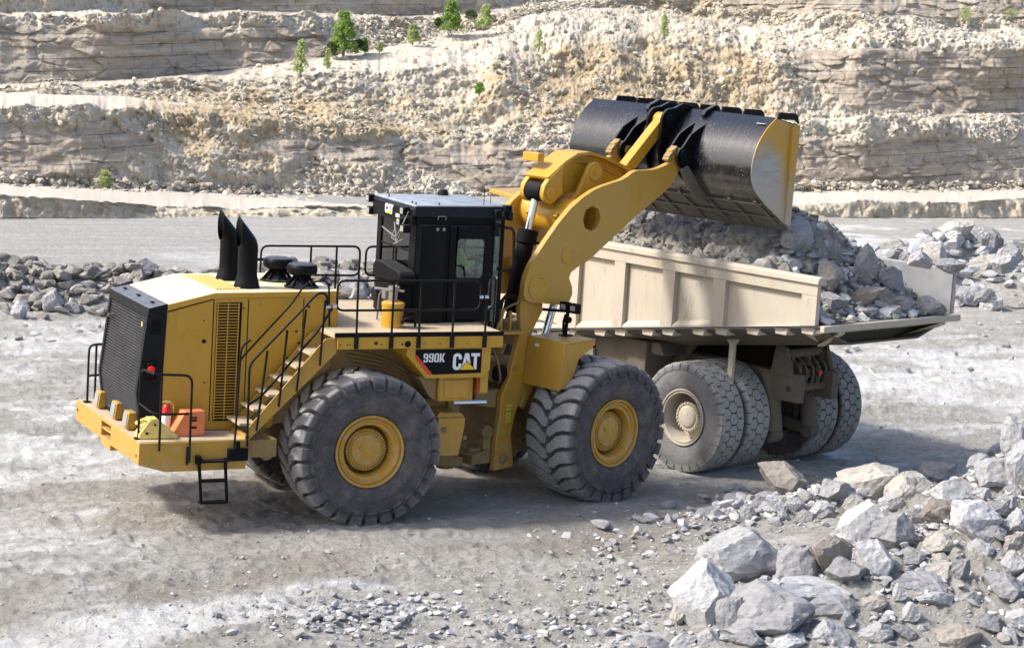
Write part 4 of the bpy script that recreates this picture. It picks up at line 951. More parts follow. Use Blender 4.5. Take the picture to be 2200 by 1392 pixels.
# radiator guard
gsect = [(-3.685, 3.605), (-3.37, 3.68), (-3.44, 1.55), (-3.76, 1.55), (-3.845, 2.2)]
mb = MB()
mb.prism(gsect, -hw-.012, -hw+.09).prism(gsect, hw-.09, hw+.012)
mb.prism([(-3.685, 3.605), (-3.37, 3.68), (-3.37, 3.45), (-3.70, 3.45)], -hw+.09, hw-.09).prism([(-3.77, 1.63), (-3.5, 1.63), (-3.5, 1.55), (-3.76, 1.55)], -hw+.09, hw-.09)
gd = mb.build('radiator_guard', GUARD, L, .012)
MB().box(-3.56, -3.5, -hw+.08, hw-.08, 1.6, 3.5).build('radiator_core', DARK, gd)
mb = MB(); fx = lambda z: -3.70-(3.45-z)*.116 if z > 2.2 else -3.845+(2.2-z)*.13
for k in range(38):
    z = 1.66+k*.0475; x = fx(z)+.015; mb.prism([(x, z-.008), (x+.05, z+.008), (x+.05, z+.016), (x, z+.006)], -hw+.09, hw-.09)
for y in (-.55, 0, .55): mb.prism([(fx(3.45)+.03, 3.45), (fx(3.45)+.08, 3.45), (fx(2.2)+.08, 2.2), (fx(1.63)+.08, 1.63), (fx(1.63)+.03, 1.63), (fx(2.2)+.03, 2.2)], y-.006, y+.006)
mb.build('grille', SLAT, gd)
MB().box(-3.66, -3.48, -hw-.03, -hw-.012, 3.18, 3.42).build('latch_plate', BLKM, gd, .01); MB().box(-3.72, -3.52, -hw-.03, -hw-.012, 2.42, 2.75).build('latch_plate', BLKM, gd, .01)
tl = MB().box(-3.69, -3.58, -hw-.07, -hw-.03, 2.46, 2.70).build('tail_light', BLKM, L, .01); MB().lathe([(.062, -hw-.07), (.06, -hw-.10), (.03, -hw-.115), (0, -hw-.118)], (-3.625, 0, 2.60), 'y', 20).build('lens', RED, tl)
tl = MB().box(-3.69, -3.58, hw+.03, hw+.07, 2.46, 2.70).build('tail_light', BLKM, L, .01); MB().lathe([(.062, hw+.07), (.06, hw+.10), (0, hw+.118)], (-3.625, 0, 2.60), 'y', 20).build('lens', RED, tl)
MB().box(-3.74, -3.735, -.98, -.93, 3.28, 3.36).build('warning_label', YPLAST, gd); MB().lathe([(.03, 0), (.03, .2), (0, .2)], (-3.80, .82, 3.2), 'x', 10).build('lamp_bracket', GREYST, gd)
mb = MB()
for y in (-.8, .0, .8): mb.box(-3.56, -3.5, y-.05, y+.05, 3.66, 3.672)
o = mb.build('hinges', DARK, gd)
# exhaust stacks
def stack(y):
    n = 28; vs = []; fs = []; R_ = .168; x0 = -1.83; z0 = 3.87; cut = x0-.178
    rings = []
    for r, z in ((.225, z0), (.225, z0+.01), (.20, z0+.10), (R_+.005, z0+.20), (R_, z0+.25), (R_, z0+.66)): rings.append([(x0+r*cos(2*pi*k/n), y+r*sin(2*pi*k/n), z) for k in range(n)])
    th = 0
    for j in range(1, 4):  # elbow
        th = radians(40)*j/3; pc = np.array([x0+.2*(cos(th)-1), z0+.66+.2*sin(th)])
        rings.append([(pc[0]+R_*cos(2*pi*k/n)*cos(th), y+R_*sin(2*pi*k/n), pc[1]+R_*cos(2*pi*k/n)*sin(th)) for k in range(n)])
    last = rings[-1]; d = (-sin(th), cos(th)); end = []
    for (x, yy, z) in last:
        t = max(.02, (cut-x)/d[0]); end.append((x+d[0]*t, yy, z+d[1]*t))
    rings.append(end)
    inner = [[(x+(0.012 if 0 else 0), y+(yy-y)*.93, z) for (x, yy, z) in end], [(x0+.05+.2*R_*cos(2*pi*k/n), y+.8*R_*sin(2*pi*k/n), z0+.5) for k in range(n)]]
    rings += inner
    vs = [p for r in rings for p in r]
    for i in range(len(rings)-1):
        for k in range(n): fs.append((i*n+k, i*n+(k+1) % n, (i+1)*n+(k+1) % n, (i+1)*n+k))
    fs.append(tuple(range((len(rings)-1)*n, len(rings)*n)))
    return MB().add(vs, fs).build('exhaust_stack', BLK, L, smooth=50)
stack(-.60); stack(.36)
for (x, y) in ((-.86, -.63), (-1.0, .17)):
    o = MB().lathe([(.30, 0), (.30, .015), (.20, .03), (.12, .11), (.11, .20), (.20, .205), (.252, .235), (.265, .28), (.262, .34), (.235, .385), (.17, .405), (0, .41)], (x, y, 3.89), 'z', 40).build('precleaner', BLK, L, smooth=40)
    mb = MB()
    for k in range(10): a = k*2*pi/10; mb.obox((x+.26*cos(a), y+.26*sin(a), 3.90), (x+.11*cos(a), y+.11*sin(a), 4.08), .012, .05)
    mb.build('fins', BLKM, o)
# --- platform
fz0, fz1, fz2 = 3.02, 3.225, 3.29
mb = MB().box(-.36, 2.38, -1.93, 1.93, 3.2, 3.285); mb.prism([(-.72, -1.93), (-.36, -1.93), (-.36, -1.2), (-.72, -1.2)], 3.2, 3.285, 'z').box(-.72, -.36, 1.2, 1.93, 3.2, 3.285)
pf = mb.build('platform', DECK, L, .01)
for s in (-1, 1):
    y0, y1 = sorted((s*1.93, s*1.955))
    MB().box(-.67, 2.38, y0, y1, fz0, fz1).box(2.355, 2.38, *sorted((s*1.2, s*1.93)), fz0, 3.2).build('fascia', YELC, pf, .006)
    MB().box(-.72, 2.385, *sorted((s*1.93, s*1.965)), fz1, fz2+.01).build('edge_trim', BLKM, pf, .006)
for (x, r) in ((-.50, .012), (-.62, .01), (.02, .028), (.12, .01), (.5, .016), (.9, .01), (1.2, .01), (-.45, .01), (1.7, .01), (.60, .055)): MB().lathe([(r, -1.956), (r, -1.964), (0, -1.964)], (x, 0, 3.10 if r != .028 else 3.12), 'y', 14).build('bolt', DARK, pf)
# underside structure above the rear tyre
mb = MB().prism([(-.67, 2.96), (2.2, 2.98), (2.2, 3.2), (-.6, 3.2)], -1.15, -.7).prism([(-.67, 2.96), (2.2, 2.98), (2.2, 3.2), (-.6, 3.2)], .7, 1.9).box(-1.3, 2.2, -.72, .72, 1.5, 3.1)
mb.box(-2.2, 2.1, -.55, .55, .95, 1.9); mb.prism([(-1.5, 2.6), (-.6, 2.98), (.6, 2.98), (1.1, 2.5), (1.1, 1.9), (-1.5, 1.6)], -1.1, -.72)
fr = mb.build('rear_frame', DIRTYYEL, L, .01)
mb = MB()
for k, (a, z) in enumerate(((0, 2.86), (.05, 2.78), (.1, 2.70), (.15, 2.62))): mb.tube(bend([(-.2+a, -1.13, z), (.5+a, -1.16, z-.12), (1.1, -1.14, z-.45), (1.3, -1.0, z-.8)], .3), .028, 8)
mb.build('hoses', DIRTYYEL, fr)
for s in (-1, 1): MB().cyl((0, 0, WZ), (0, s*1.25, WZ), .30, 24).lathe([(.42, 0), (.42, s*.3), (.3, s*.45)], (0, s*.1, WZ), 'y', 24).build('axle', DIRTYYEL, L, smooth=40)
# rear hitch eye behind bumper
MB().cyl((-1.75, -1.75, 1.25), (-1.75, -1.55, 1.25), .12, 16).box(-2.15, -1.6, -1.8, -.6, 1.2, 1.5).build('mount_bracket', DIRTYYEL, L, .01)
# --- sign panel and side boxes
pan = [(.76, 3.005), (.76, 2.84), (1.03, 2.54), (2.02, 2.54), (2.02, 3.005)]
mb = MB().prism([(.62, 3.02), (.62, 2.88), (.70, 2.80), (1.0, 2.49), (2.06, 2.49), (2.19, 2.62), (2.19, 3.02)], -1.90, -1.2)
sb = mb.build('side_panel', YELC, L, .012)
dec = MB().prism([(.775, 2.995), (.775, 2.845), (1.035, 2.555), (2.015, 2.575), (2.015, 2.995)], -1.906, -1.90).build('name_plate', BLK, L, .002)
MB().prism([(.776, 2.90), (.776, 2.845), (1.035, 2.556), (1.115, 2.558), (.80, 2.90)], -1.9075, -1.906).build('red_stripe', TRED, dec)
stroke_letters(dec, '990K', .925, 2.775, .15, .40, -1.914, -1.908)
block_letters(dec, lambda a, t: (1.475+a, t, 0), 1.475, 2.635, .285, .50, -1.914, -1.908)
MB().prism([(1.575, 2.628), (1.92, 2.628), (1.7475, 2.792)], -1.914, -1.910).build('logo_outline', BLK, dec); MB().prism([(1.600, 2.637), (1.895, 2.637), (1.7475, 2.775)], -1.917, -1.913).build('logo_triangle', TYEL, dec)
mb = MB().prism([(2.03, 2.19), (2.03, 2.5), (2.19, 2.62), (2.2, 2.2)], -1.86, -1.1).box(1.30, 1.95, -1.78, -1.0, 2.06, 2.49); mb.build('tank', YEL, L, .03)
MB().box(1.40, 1.86, -1.80, -1.78, 2.12, 2.44).build('tank_cover', YEL, L, .02)
MB().prism([(.95, 2.48), (1.29, 2.48), (1.29, 2.06), (1.16, 2.14)], -1.7, -1.0).build('mud_flap', DIRTYYEL, L, .01)
MB().box(1.975, 1.99, -1.87, -1.84, 2.2, 2.5).build('red_strip', REDP, L)
mb = MB().prism([(1.44, 1.05), (1.86, 1.05), (1.95, 1.55), (1.95, 1.72), (1.44, 1.72)], -1.52, -.85).prism([(1.40, 1.72), (1.95, 1.72), (1.88, 1.80), (1.46, 1.82)], -1.5, -.85); bb = mb.build('battery_box', YEL, L, .015)
MB().lathe([(.05, -1.52), (.05, -1.545), (0, -1.545)], (1.56, 0, 1.52), 'y', 14).lathe([(.025, -1.545), (.02, -1.56), (0, -1.56)], (1.56, 0, 1.52), 'y', 10).box(1.95, 2.02, -1.47, -1.40, 1.32, 1.38).build('latch', DIRTYYEL, bb)
# hitch and steering
mb = MB().prism([(1.5, 1.9), (1.5, .75), (2.05, .62), (2.42, .62), (2.42, .78), (2.05, .85), (2.05, 1.75), (2.42, 1.85), (2.42, 2.0)], -.50, .50); mb.build('hitch', DIRTYYEL, L, .015)
MB().cyl((2.3, 0, .5), (2.3, 0, 2.1), .16, 20).build('hitch_pin', DIRTYYEL, L, smooth=40)
sc = MB().cyl((.9, -1.0, 1.90), (1.93, -.93, 1.87), .10, 20).lathe([(.14, 0), (.14, .12), (.1, .14)], (1.80, -.94, 1.875), 'x', 16).build('steering_cylinder', DIRTYYEL, L, .005)
MB().cyl((1.93, -.93, 1.87), (2.62, -.88, 1.86), .048, 16).build('rod', STEEL, sc)
# --- stairs
st = MB()
for y in (-1.90, -1.22):
    st.prism([(-2.14, 1.54), (-2.16, 1.72), (-.86, 3.20), (-.66, 3.20), (-.66, 2.955), (-2.10, 1.55)], y, y+.025)
st.box(-2.2, -2.12, -1.9, -1.2, 1.5, 1.60)
sr = st.build('staircase', YEL, L, .006)
for (x, z) in ((-2.13, 1.80), (-1.90, 2.035), (-1.65, 2.27), (-1.41, 2.50), (-1.18, 2.73), (-.94, 2.95)):
    MB().box(x-.17, x+.14, -1.874, -1.222, z-.045, z).build('tread', DECK, sr, .006)
# lower plate behind stairs down to bumper
MB().prism([(-2.12, 1.53), (-.68, 2.93), (-.55, 2.93), (-.45, 2.6), (-1.55, 1.9), (-1.62, 1.35), (-2.12, 1.2)], -1.18, -1.14).build('fender', DIRTYYEL, L, .006)
# --- rails
def rail(paths, r=.021, parent=L, name='handrail', ext=None):
    mb = MB()
    for p in paths: mb.tube(bend(p, .14), r, 8)
    return mb.build(name, BARBLK, parent, smooth=60)
Y0 = -1.965
rail([[(-3.93, -1.62, 1.53), (-3.93, -1.62, 2.70), (-3.80, -1.96, 2.66)], [(-3.80, -1.96, 2.66), (-3.17, -1.97, 2.63), (-3.17, -1.99, 1.20)],
      [(-3.93, -1.62, 2.12), (-3.78, -1.96, 2.0), (-3.20, -1.97, 2.0)], [(-3.68, -1.965, 2.64), (-3.68, -1.975, 1.40)], [(-3.19, -1.94, 1.15), (-3.19, -1.94, 1.45)]])
rail([[(-3.90, 1.58, 1.53), (-3.90, 1.58, 2.50), (-3.72, 1.94, 2.50), (-3.15, 1.96, 2.50), (-3.15, 1.96, 1.3)], [(-3.90, 1.58, 2.0), (-3.72, 1.94, 1.95), (-3.17, 1.96, 1.95)], [(-3.66, 1.96, 2.48), (-3.66, 1.96, 1.3)]])
for k, (x, y) in enumerate(((-3.93, -1.62), (-3.90, 1.58))): MB().box(x-.06, x+.06, y-.06, y+.06, 1.53, 1.56).build('rail_foot', BARBLK, L)
# stair rail
rail([[(-2.18, Y0, 1.42), (-2.20, Y0, 2.80), (-1.30, Y0, 3.72), (-1.07, Y0, 3.98), (-.90, Y0, 3.96), (-.88, Y0, 3.70)],
      [(-2.19, Y0, 2.12), (-1.95, Y0, 2.28), (-1.50, Y0, 2.80), (-1.02, Y0, 3.35), (-.80, Y0, 3.72)],
      [(-2.03, Y0, 1.68), (-1.90, Y0, 3.02)], [(-1.66, Y0, 2.08), (-1.57, Y0, 3.36)], [(-1.36, Y0, 2.33), (-1.26, Y0, 3.70)], [(-.97, Y0, 2.76), (-.93, Y0, 3.86)]])
rail([[(-2.40, -1.97, 1.40), (-2.36, -1.97, 3.1), (-2.2, -1.97, 3.2)]], .019)
# inner stair rail
rail([[(-2.12, -1.24, 1.55), (-2.14, -1.24, 2.72), (-1.25, -1.24, 3.68), (-1.0, -1.24, 4.05), (-.6, -1.24, 4.08), (-.55, -1.24, 3.3)]], .018)
dz = 4.18
rail([[(-.72, Y0, 3.78), (-.72, Y0, dz), (1.90, Y0, dz), (1.90, Y0, 3.68), (-.72, Y0, 3.68), (-.72, Y0, 3.9)],
      [(-.36, Y0, dz), (-.34, Y0, 3.03)], [(.29, Y0, dz), (.29, Y0, 3.03)], [(.79, Y0, dz), (.79, Y0, 3.03)], [(1.41, Y0, dz), (1.41, Y0, 3.03)], [(2.02, Y0, 3.90), (2.02, Y0, 3.03)]])
rail([[(1.96, Y0, 3.9), (2.06, Y0, 3.92), (2.08, -1.9, dz), (2.36, -1.55, 4.2), (2.38, -1.5, 3.66), (2.0, Y0, 3.66)], [(2.38, -1.5, 3.9), (2.38, -1.5, 3.29)]])
MB().lathe([(.035, 0), (.035, .07)], (1.87, Y0, 3.90), 'x', 12).lathe([(.035, 0), (.035, .07)], (1.97, Y0, 3.90), 'x', 12).lathe([(.035, 0), (.035, .07)], (-.92, Y0, 3.74), 'x', 12).lathe([(.035, 0), (.035, .07)], (-.80, Y0, 3.76), 'x', 12)\
    .lathe([(.03, 0), (.03, .06)], (2.30, -1.58, 4.18), 'x', 10).lathe([(.03, 0), (.03, .06)], (2.22, -1.58, 3.66), 'x', 10).build('rail_clamp', STEEL, L)
for (x) in (-.34, .29, .79, 1.41, 2.02): MB().box(x-.035, x+.035, -1.985, -1.955, 3.03, 3.29).build('post_bracket', BARBLK, L)
Y1 = 1.965
rail([[(-.68, Y1, 3.5), (-.68, Y1, 4.26), (1.24, Y1, 4.26), (1.24, Y1, 3.72), (-.68, Y1, 3.74)], [(.28, Y1, 4.26), (.28, Y1, 3.03)], [(.78, Y1, 4.26), (.78, Y1, 3.03)], [(1.24, Y1, 3.9), (1.24, Y1, 3.03)],
      [(2.3, Y1, 3.4), (2.3, Y1, 4.26), (1.36, Y1, 4.26), (1.36, Y1, 3.72), (2.3, Y1, 3.72)]])
rail([[(-.55, 1.22, 3.3), (-.55, 1.22, 4.12), (-1.25, 1.22, 4.12), (-1.25, 1.22, 3.6)]], .018)
rail([[(-.60, .82, 3.88), (-.60, .82, 4.15), (-1.3, .82, 4.15), (-1.3, .82, 3.88)]], .015, name='grab_rail')
# filter bowl and reservoir behind the cab
fl = MB().lathe([(.19, 0), (.19, .36), (.20, .37), (.20, .42), (.17, .44), (0, .44)], (.58, -1.28, 3.285), 'z', 28).build('filter_housing', YELC, L, smooth=40)
MB().lathe([(.07, .44), (.07, .62), (.10, .64), (.10, .70), (0, .71)], (.58, -1.28, 3.285), 'z', 16).build('cap', GREYST, fl)
mb = MB().tube(bend([(.74, -1.35, 3.35), (.72, -1.5, 3.55), (.95, -1.45, 3.6), (1.05, -1.2, 3.33)], .15), .022, 8).tube(bend([(.72, -1.33, 3.32), (.66, -1.55, 3.45), (.9, -1.52, 3.52), (1.0, -1.3, 3.3)], .15), .022, 8); mb.build('hoses', BARBLK, fl)
ac = MB().prism([(-.02, 4.0), (-.08, 4.10), (0, 4.25), (.15, 4.30), (1.15, 4.30), (1.2, 4.0)], .62, 1.05, 'x')
ac = MB()
pts = [(-1.02, 3.96), (-1.02, 4.12), (-.95, 4.20), (-.10, 4.28), (.14, 4.26), (.22, 4.16), (.22, 3.98)]
ac.prism(pts, .78, 1.10, 'x').box(.85, 1.1, -.9, .2, 3.35, 3.96)
acu = ac.build('air_conditioner', BLKM, L, .03)
MB().lathe([(.13, 0), (.13, .07), (.06, .09), (0, .09)], (.62, -.30, 3.72), 'x', 20).cyl((.66, -.3, 3.72), (.9, -.3, 3.72), .08, 14).build('blower', BARBLK, L, smooth=40)
mb = MB().cyl((.68, -.95, 3.5), (.68, -.95, 3.95), .05, 12).cyl((.78, -.7, 3.3), (.78, -.7, 3.9), .06, 12).box(.6, .75, -.85, -.7, 3.7, 3.85).obox((.5, -.6, 3.86), (.9, -1.0, 3.86), .04, .04).tube(bend([(.62, -.5, 3.3), (.6, -.6, 3.8), (.8, -.8, 3.9), (.9, -.8, 4.0)], .1), .02, 8)
mb.build('valve_block', GREYST, L, .004)

# --- cab
cab = MB()
cx0, cx1, cy, cz0, cz1 = 1.10, 2.80, .88, 3.29, 5.14
def frame_panel(mb, rect, hole, t0, t1, ax):
    """wall panel with one window opening; rect & hole = (a0,a1,z0,z1), octagonal-corner hole"""
    a0, a1, z0, z1 = rect; h0, h1, k0, k1 = hole
    for (p, q, r, s) in ((a0, h0, z0, z1), (h1, a1, z0, z1), (h0, h1, z0, k0), (h0, h1, k1, z1)):
        if ax == 'y': mb.box(p, q, t0, t1, r, s)
        else: mb.box(t0, t1, p, q, r, s)
    c = .06
    for (ha, ka, sa, sk) in ((h0, k0, 1, 1), (h1, k0, -1, 1), (h0, k1, 1, -1), (h1, k1, -1, -1)):
        tri = [(ha, ka), (ha+sa*c, ka), (ha, ka+sk*c)]; mb.prism(tri, t0+.002, t1-.002, ax)
# rear wall, near side, far side, front
frame_panel(cab, (-cy, cy, cz0, cz1), (-.62, .68, 4.05, 4.98), cx0, cx0+.06, 'x')
cab.box(cx0+.06, 1.775, -cy, -cy+.06, cz0, cz1).box(1.72, 2.62, -cy+.03, -cy+.06, 4.98, cz1)
cab.box(2.55, 2.62, -cy, -cy+.06, cz0, 4.98).box(2.72, cx1, -cy, -cy+.07, cz0, cz1)
cab.prism([(1.12, -cy), (1.18, -cy-.06), (1.60, -cy-.06), (1.70, -cy)], cz0, 5.0, 'z')
frame_panel(cab, (cx0+.06, cx1, cz0, cz1), (1.75, 2.68, 3.8, 4.95), cy-.06, cy, 'y')
cab.box(cx1-.06, cx1, -cy+.07, cy-.06, cz0, 3.75).box(cx1-.06, cx1, -cy+.07, -cy+.12, 3.75, cz1).box(cx1-.06, cx1, cy-.12, cy-.06, 3.75, cz1).box(cx1-.06, cx1, -cy+.12, cy-.12, 5.0, cz1)
cab.box(cx0+.06, cx1-.06, -cy+.06, cy-.06, cz0, cz0+.06)
cb = cab.build('cab', BLK, L, .02)
MB().prism([(1.02, 5.14), (1.02, 5.30), (1.06, 5.345), (2.80, 5.355), (2.88, 5.30), (2.88, 5.12)], -.95, .95).build('roof', ROOF, cb, .03)
rfv = MB().prism([(1.005, 5.0), (1.005, 5.27), (1.03, 5.27), (1.10, 4.98)], -.90, .90).build('roof_visor', BLK, cb, .01)
block_letters(cb, None, .29, 5.085, .165, .36, .992, 1.0, 'x')
MB().prism([(.19, 5.083), (.0, 5.083), (.095, 5.165)], .990, .9965, 'x').build('logo_triangle', TYEL, cb)
MB().box(.995, 1.003, -.36, -.2, 5.06, 5.12).build('sticker', TWHITE, cb)
# door
dr = MB()
frame_panel(dr, (1.76, 2.54, 3.33, 4.96), (1.88, 2.42, 4.08, 4.76), -cy-.035, -cy+.01, 'y')
dr.prism([(1.76, 4.96), (1.76, 4.99), (2.54, 4.99), (2.54, 4.96)], -cy-.035, -cy+.01)
d_ = dr.build('door', BLK, cb, .02)
MB().box(1.86, 2.44, -cy-.012, -cy-.006, 4.06, 4.78).build('window', GLASS, d_)
MB().box(1.82, 1.86, -cy-.07, -cy-.035, 3.92, 4.04).box(1.80, 1.90, -cy-.05, -cy-.035, 3.6, 3.64).build('handle', BARBLK, d_)
MB().box(2.62, 2.72, -cy+.01, -cy+.02, 3.3, 5.1).build('corner_window', GLASS, cb)
MB().box(cx0+.02, cx0+.03, -.64, .70, 4.03, 5.0).build('rear_window', DGLASS, cb); mb = MB().box(cx0+.01, cx0+.05, -.62, .68, 4.50, 4.525).box(cx0+.01, cx0+.05, .1, .125, 4.05, 4.5); mb.build('window_bars', BLKM, cb)
MB().box(1.73, 2.70, cy-.035, cy-.025, 3.78, 4.97).build('side_window', GLASS, cb)
MB().box(cx1-.035, cx1-.025, -cy+.1, cy-.1, 3.74, 5.02).build('windscreen', GLASS, cb)
# roof lights, mirrors, antennas
def lampbox(x, y, z, d=(-1, 0), parent=cb):
    b = MB().box(x-.07, x+.07, y-.08, y+.08, z-.07, z+.07).build('work_light', BLKM, parent, .02)
    MB().box(*sorted((x+d[0]*.072, x+d[0]*.078)), y-.06, y+.06, z-.05, z+.05).build('lens', LAMP, b) if d[0] else None
for (x, y, z) in ((1.0, .98, 5.26), (1.02, .98, 5.04), (.96, -.70, 5.22), (.94, -.62, 5.02), (.95, -.78, 4.92)): lampbox(x, y, z)
for (x, y, z) in ((2.78, -.95, 5.30), (2.86, -.80, 5.20), (2.60, -.96, 5.22), (2.86, .8, 5.2)): lampbox(x, y, z, (1, 0))
MB().cyl((1.0, .9, 5.2), (1.0, 1.04, 5.26), .018, 8).build('lamp_arm', GREYST, cb); mb = MB().tube(bend([(.98, -.8, 5.22), (.90, -.72, 4.95), (.92, -.45, 4.72), (.92, .2, 4.84)], .08), .013, 6).tube([(.94, -.3, 4.98), (.92, -.5, 4.62)], .014, 6).tube([(.94, -.7, 4.72), (.92, -.35, 4.60)], .014, 6).tube(bend([(.95, -.35, 4.9), (.93, -.2, 4.7), (.93, -.5, 4.66), (.94, -.62, 4.9)], .06), .012, 6)
mb.build('wiper_arms', GREYST, cb)
rail([[(2.74, -.98, 4.98), (2.86, -1.12, 4.98), (2.90, -1.12, 4.25), (2.74, -.95, 4.22)]], .026, cb, 'mirror_frame')
MB().box(2.80, 2.88, -1.02, -.84, 5.1, 5.25).obox((2.6, -.96, 5.05), (2.62, -.96, 4.85), .06, .06, (1, 0, 0)).box(2.55, 2.65, -1.0, -.93, 4.82, 4.92).build('mirror', BARBLK, cb, .01)
MB().cyl((2.40, -.80, 5.35), (2.40, -.80, 5.66), .006, 6).cyl((2.62, -.60, 5.35), (2.62, -.60, 5.55), .005, 6).build('antenna', BARBLK, cb)
MB().lathe([(.10, 0), (.10, .04), (.075, .10), (0, .11)], (2.32, .80, 5.345), 'z', 20).build('beacon', BARBLK, cb)
mb = MB()
for (x, y) in ((1.12, .45), (1.10, -.65), (1.08, -.86), (1.5, -.9)): mb.box(x-.015, x+.015, y-.015, y+.015, 5.34, 5.39)
mb.tube(bend([(1.47, -.955, 5.10), (1.47, -.975, 5.16), (1.62, -.975, 5.16), (1.62, -.955, 5.10)], .04), .009, 6).lathe([(.03, -.90), (.03, -.955), (0, -.955)], (1.48, 0, 4.93), 'y', 12).lathe([(.03, -.90), (.03, -.955), (0, -.955)], (1.60, 0, 4.93), 'y', 12)
mb.build('fittings', GREYST, cb)
# seat and steering inside
MB().box(2.07, 2.47, -.28, .22, 3.80, 3.92).prism([(1.98, 3.90), (2.08, 3.92), (2.02, 4.50), (1.90, 4.48)], -.27, .21).box(2.1, 2.4, -.2, .15, 3.35, 3.80).build('seat', CLOTH, cb, .04)
MB().tube([(2.70, -.03, 3.4), (2.66, -.03, 4.20)], .04, 8).tube([(2.66+.16*cos(a)*.4, -.03+.17*sin(a), 4.24+.16*cos(a)*.85) for a in np.linspace(0, 2*pi, 25)], .017, 8).build('steering_column', BARBLK, cb)
MB().obox((2.05, .3, 3.35), (2.30, .78, 5.1), .05, .05).build('inner_bars', BARBLK, cb)

# --- operator
def person(parts, loc):
    root = empty('person', loc); tag(root, 'machine operator in a yellow-green hi-vis jacket seated inside the black cab', 'person')
    def skinned(name, joints, edges, mat):
        me = bpy.data.meshes.new(name); me.from_pydata([j[:3] for j in joints], edges, []); o = bpy.data.objects.new(name, me); COL.objects.link(o); o.parent = root
        s = o.modifiers.new('skin', 'SKIN'); o.modifiers.new('sub', 'SUBSURF').levels = 2; o.modifiers['sub'].render_levels = 2
        for i, j in enumerate(joints): d_ = me.skin_vertices[0].data[i]; d_.radius = (j[3], j[4] if len(j) > 4 else j[3]); d_.use_root = (i == 0)
        me.materials.append(mat); return o
    J = [(0, 0, 0, .15, .17), (-.02, 0, .25, .14, .17), (0, 0, .48, .12, .19), (.03, 0, .58, .06), (.06, 0, .66, .055), (.07, 0, .74, .09), (.075, 0, .84, .08),
         (0, -.19, .49, .062), (.12, -.25, .24, .05), (.36, -.16, .30, .038), (.46, -.14, .33, .03), (0, .19, .49, .062), (.12, .25, .24, .05), (.36, .16, .30, .038), (.46, .14, .33, .03),
         (.05, -.10, -.02, .10), (.34, -.13, .02, .075), (.30, -.13, -.40, .05), (.40, -.13, -.44, .04), (.05, .10, -.02, .10), (.34, .13, .02, .075), (.30, .13, -.40, .05), (.40, .13, -.44, .04)]
    Ed = [(0, 1), (1, 2), (2, 3), (3, 4), (4, 5), (5, 6), (2, 7), (7, 8), (8, 9), (9, 10), (2, 11), (11, 12), (12, 13), (13, 14), (0, 15), (15, 16), (16, 17), (17, 18), (0, 19), (19, 20), (20, 21), (21, 22)]
    skinned('body', J, Ed, CLOTH)
    skinned('jacket', [(0, 0, .0, .165, .185), (-.02, 0, .25, .155, .19), (0, 0, .48, .135, .20), (0, -.19, .49, .078), (.12, -.25, .24, .066), (.33, -.17, .29, .052), (0, .19, .49, .078), (.12, .25, .24, .066), (.33, .17, .29, .052)], [(0, 1), (1, 2), (2, 3), (3, 4), (4, 5), (2, 6), (6, 7), (7, 8)], HIVIS)
    hd_ = MB().lathe([(0, -.13), (.05, -.125), (.078, -.06), (.088, .02), (.08, .08), (.05, .118), (0, .13)], (.085, 0, .79), 'z', 20)
    h_ = hd_.build('head', SKIN, root, smooth=60); MB().prism([(.165, .80), (.205, .765), (.165, .755)], -.014, .014).build('nose', SKIN, h_, .004)
    MB().lathe([(.10, 0), (.10, .05), (.085, .10), (.05, .13), (0, .14)], (.075, 0, .82), 'z', 20).box(.10, .24, -.06, .06, .825, .84).build('helmet', WHITE, root, .004)
    for s in (-1, 1):
        hm = MB().prism([(.44, .30), (.50, .31), (.52, .36), (.45, .37)], s*.12-.035, s*.12+.035)
        for f_ in range(4): hm.tube([(.50, s*.12-.03+.02*f_, .35), (.545, s*.12-.03+.02*f_, .355), (.55, s*.12-.03+.02*f_, .325)], .009, 6)
        hm.tube([(.46, s*.12-s*.04, .33), (.50, s*.12-s*.06, .35)], .011, 6); hm.build('hand', SKIN, root, .006)
    return root
person(None, (2.24, -.03, 3.98))

# ================================================================== front half (local to F)
put_wheel(PR, F, (2.3, -WY, WZ), 0, .3); put_wheel(PR, F, (2.3, WY, WZ), pi, .2)
for s in (-1, 1): MB().cyl((2.3, 0, WZ), (2.3, s*1.25, WZ), .30, 24).lathe([(.42, 0), (.42, s*.3), (.3, s*.45)], (2.3, s*.1, WZ), 'y', 24).build('axle', DIRTYYEL, F, smooth=40)
def arc(cx, cz, r, a0, a1, n=8): return [(cx+r*cos(radians(a0+(a1-a0)*i/n)), cz+r*sin(radians(a0+(a1-a0)*i/n))) for i in range(n+1)]
tower = [(.58, .50), (1.08, .53), (.97, 1.15), (1.04, 1.49), (1.26, 1.99), (1.34, 2.98), (1.58, 3.35)]+arc(1.33, 3.77, .26, -20, 175)+[(1.0, 3.45), (1.06, 3.05), (.82, 2.17), (.66, 1.86), (.66, 1.52), (.60, 1.14)]
for s in (-1, 1):
    MB().prism(tower, *sorted((s*.56, s*.68))).build('tower', YEL if s < 0 else YEL, F, .02)
    MB().prism([(p[0]+.02, p[1]) for p in [(1.10, .56), (1.6, .9), (1.7, 1.6), (1.5, 2.6), (1.34, 2.98), (1.26, 1.99), (1.04, 1.49), (.97, 1.15)]], *sorted((s*.38, s*.5))).build('frame_plate', DIRTYYEL, F, .015)
mb = MB().box(.7, 1.9, -.5, .5, .75, 1.6).prism([(.15, .62), (.75, .62), (.75, .95), (.15, .80)], -.55, .55).prism([(.15, 1.72), (.75, 1.60), (.75, 1.98), (.15, 1.95)], -.55, .55).box(1.0, 1.7, -.55, .55, 1.6, 2.4).box(1.2, 2.9, -.45, .45, 1.0, 1.5)
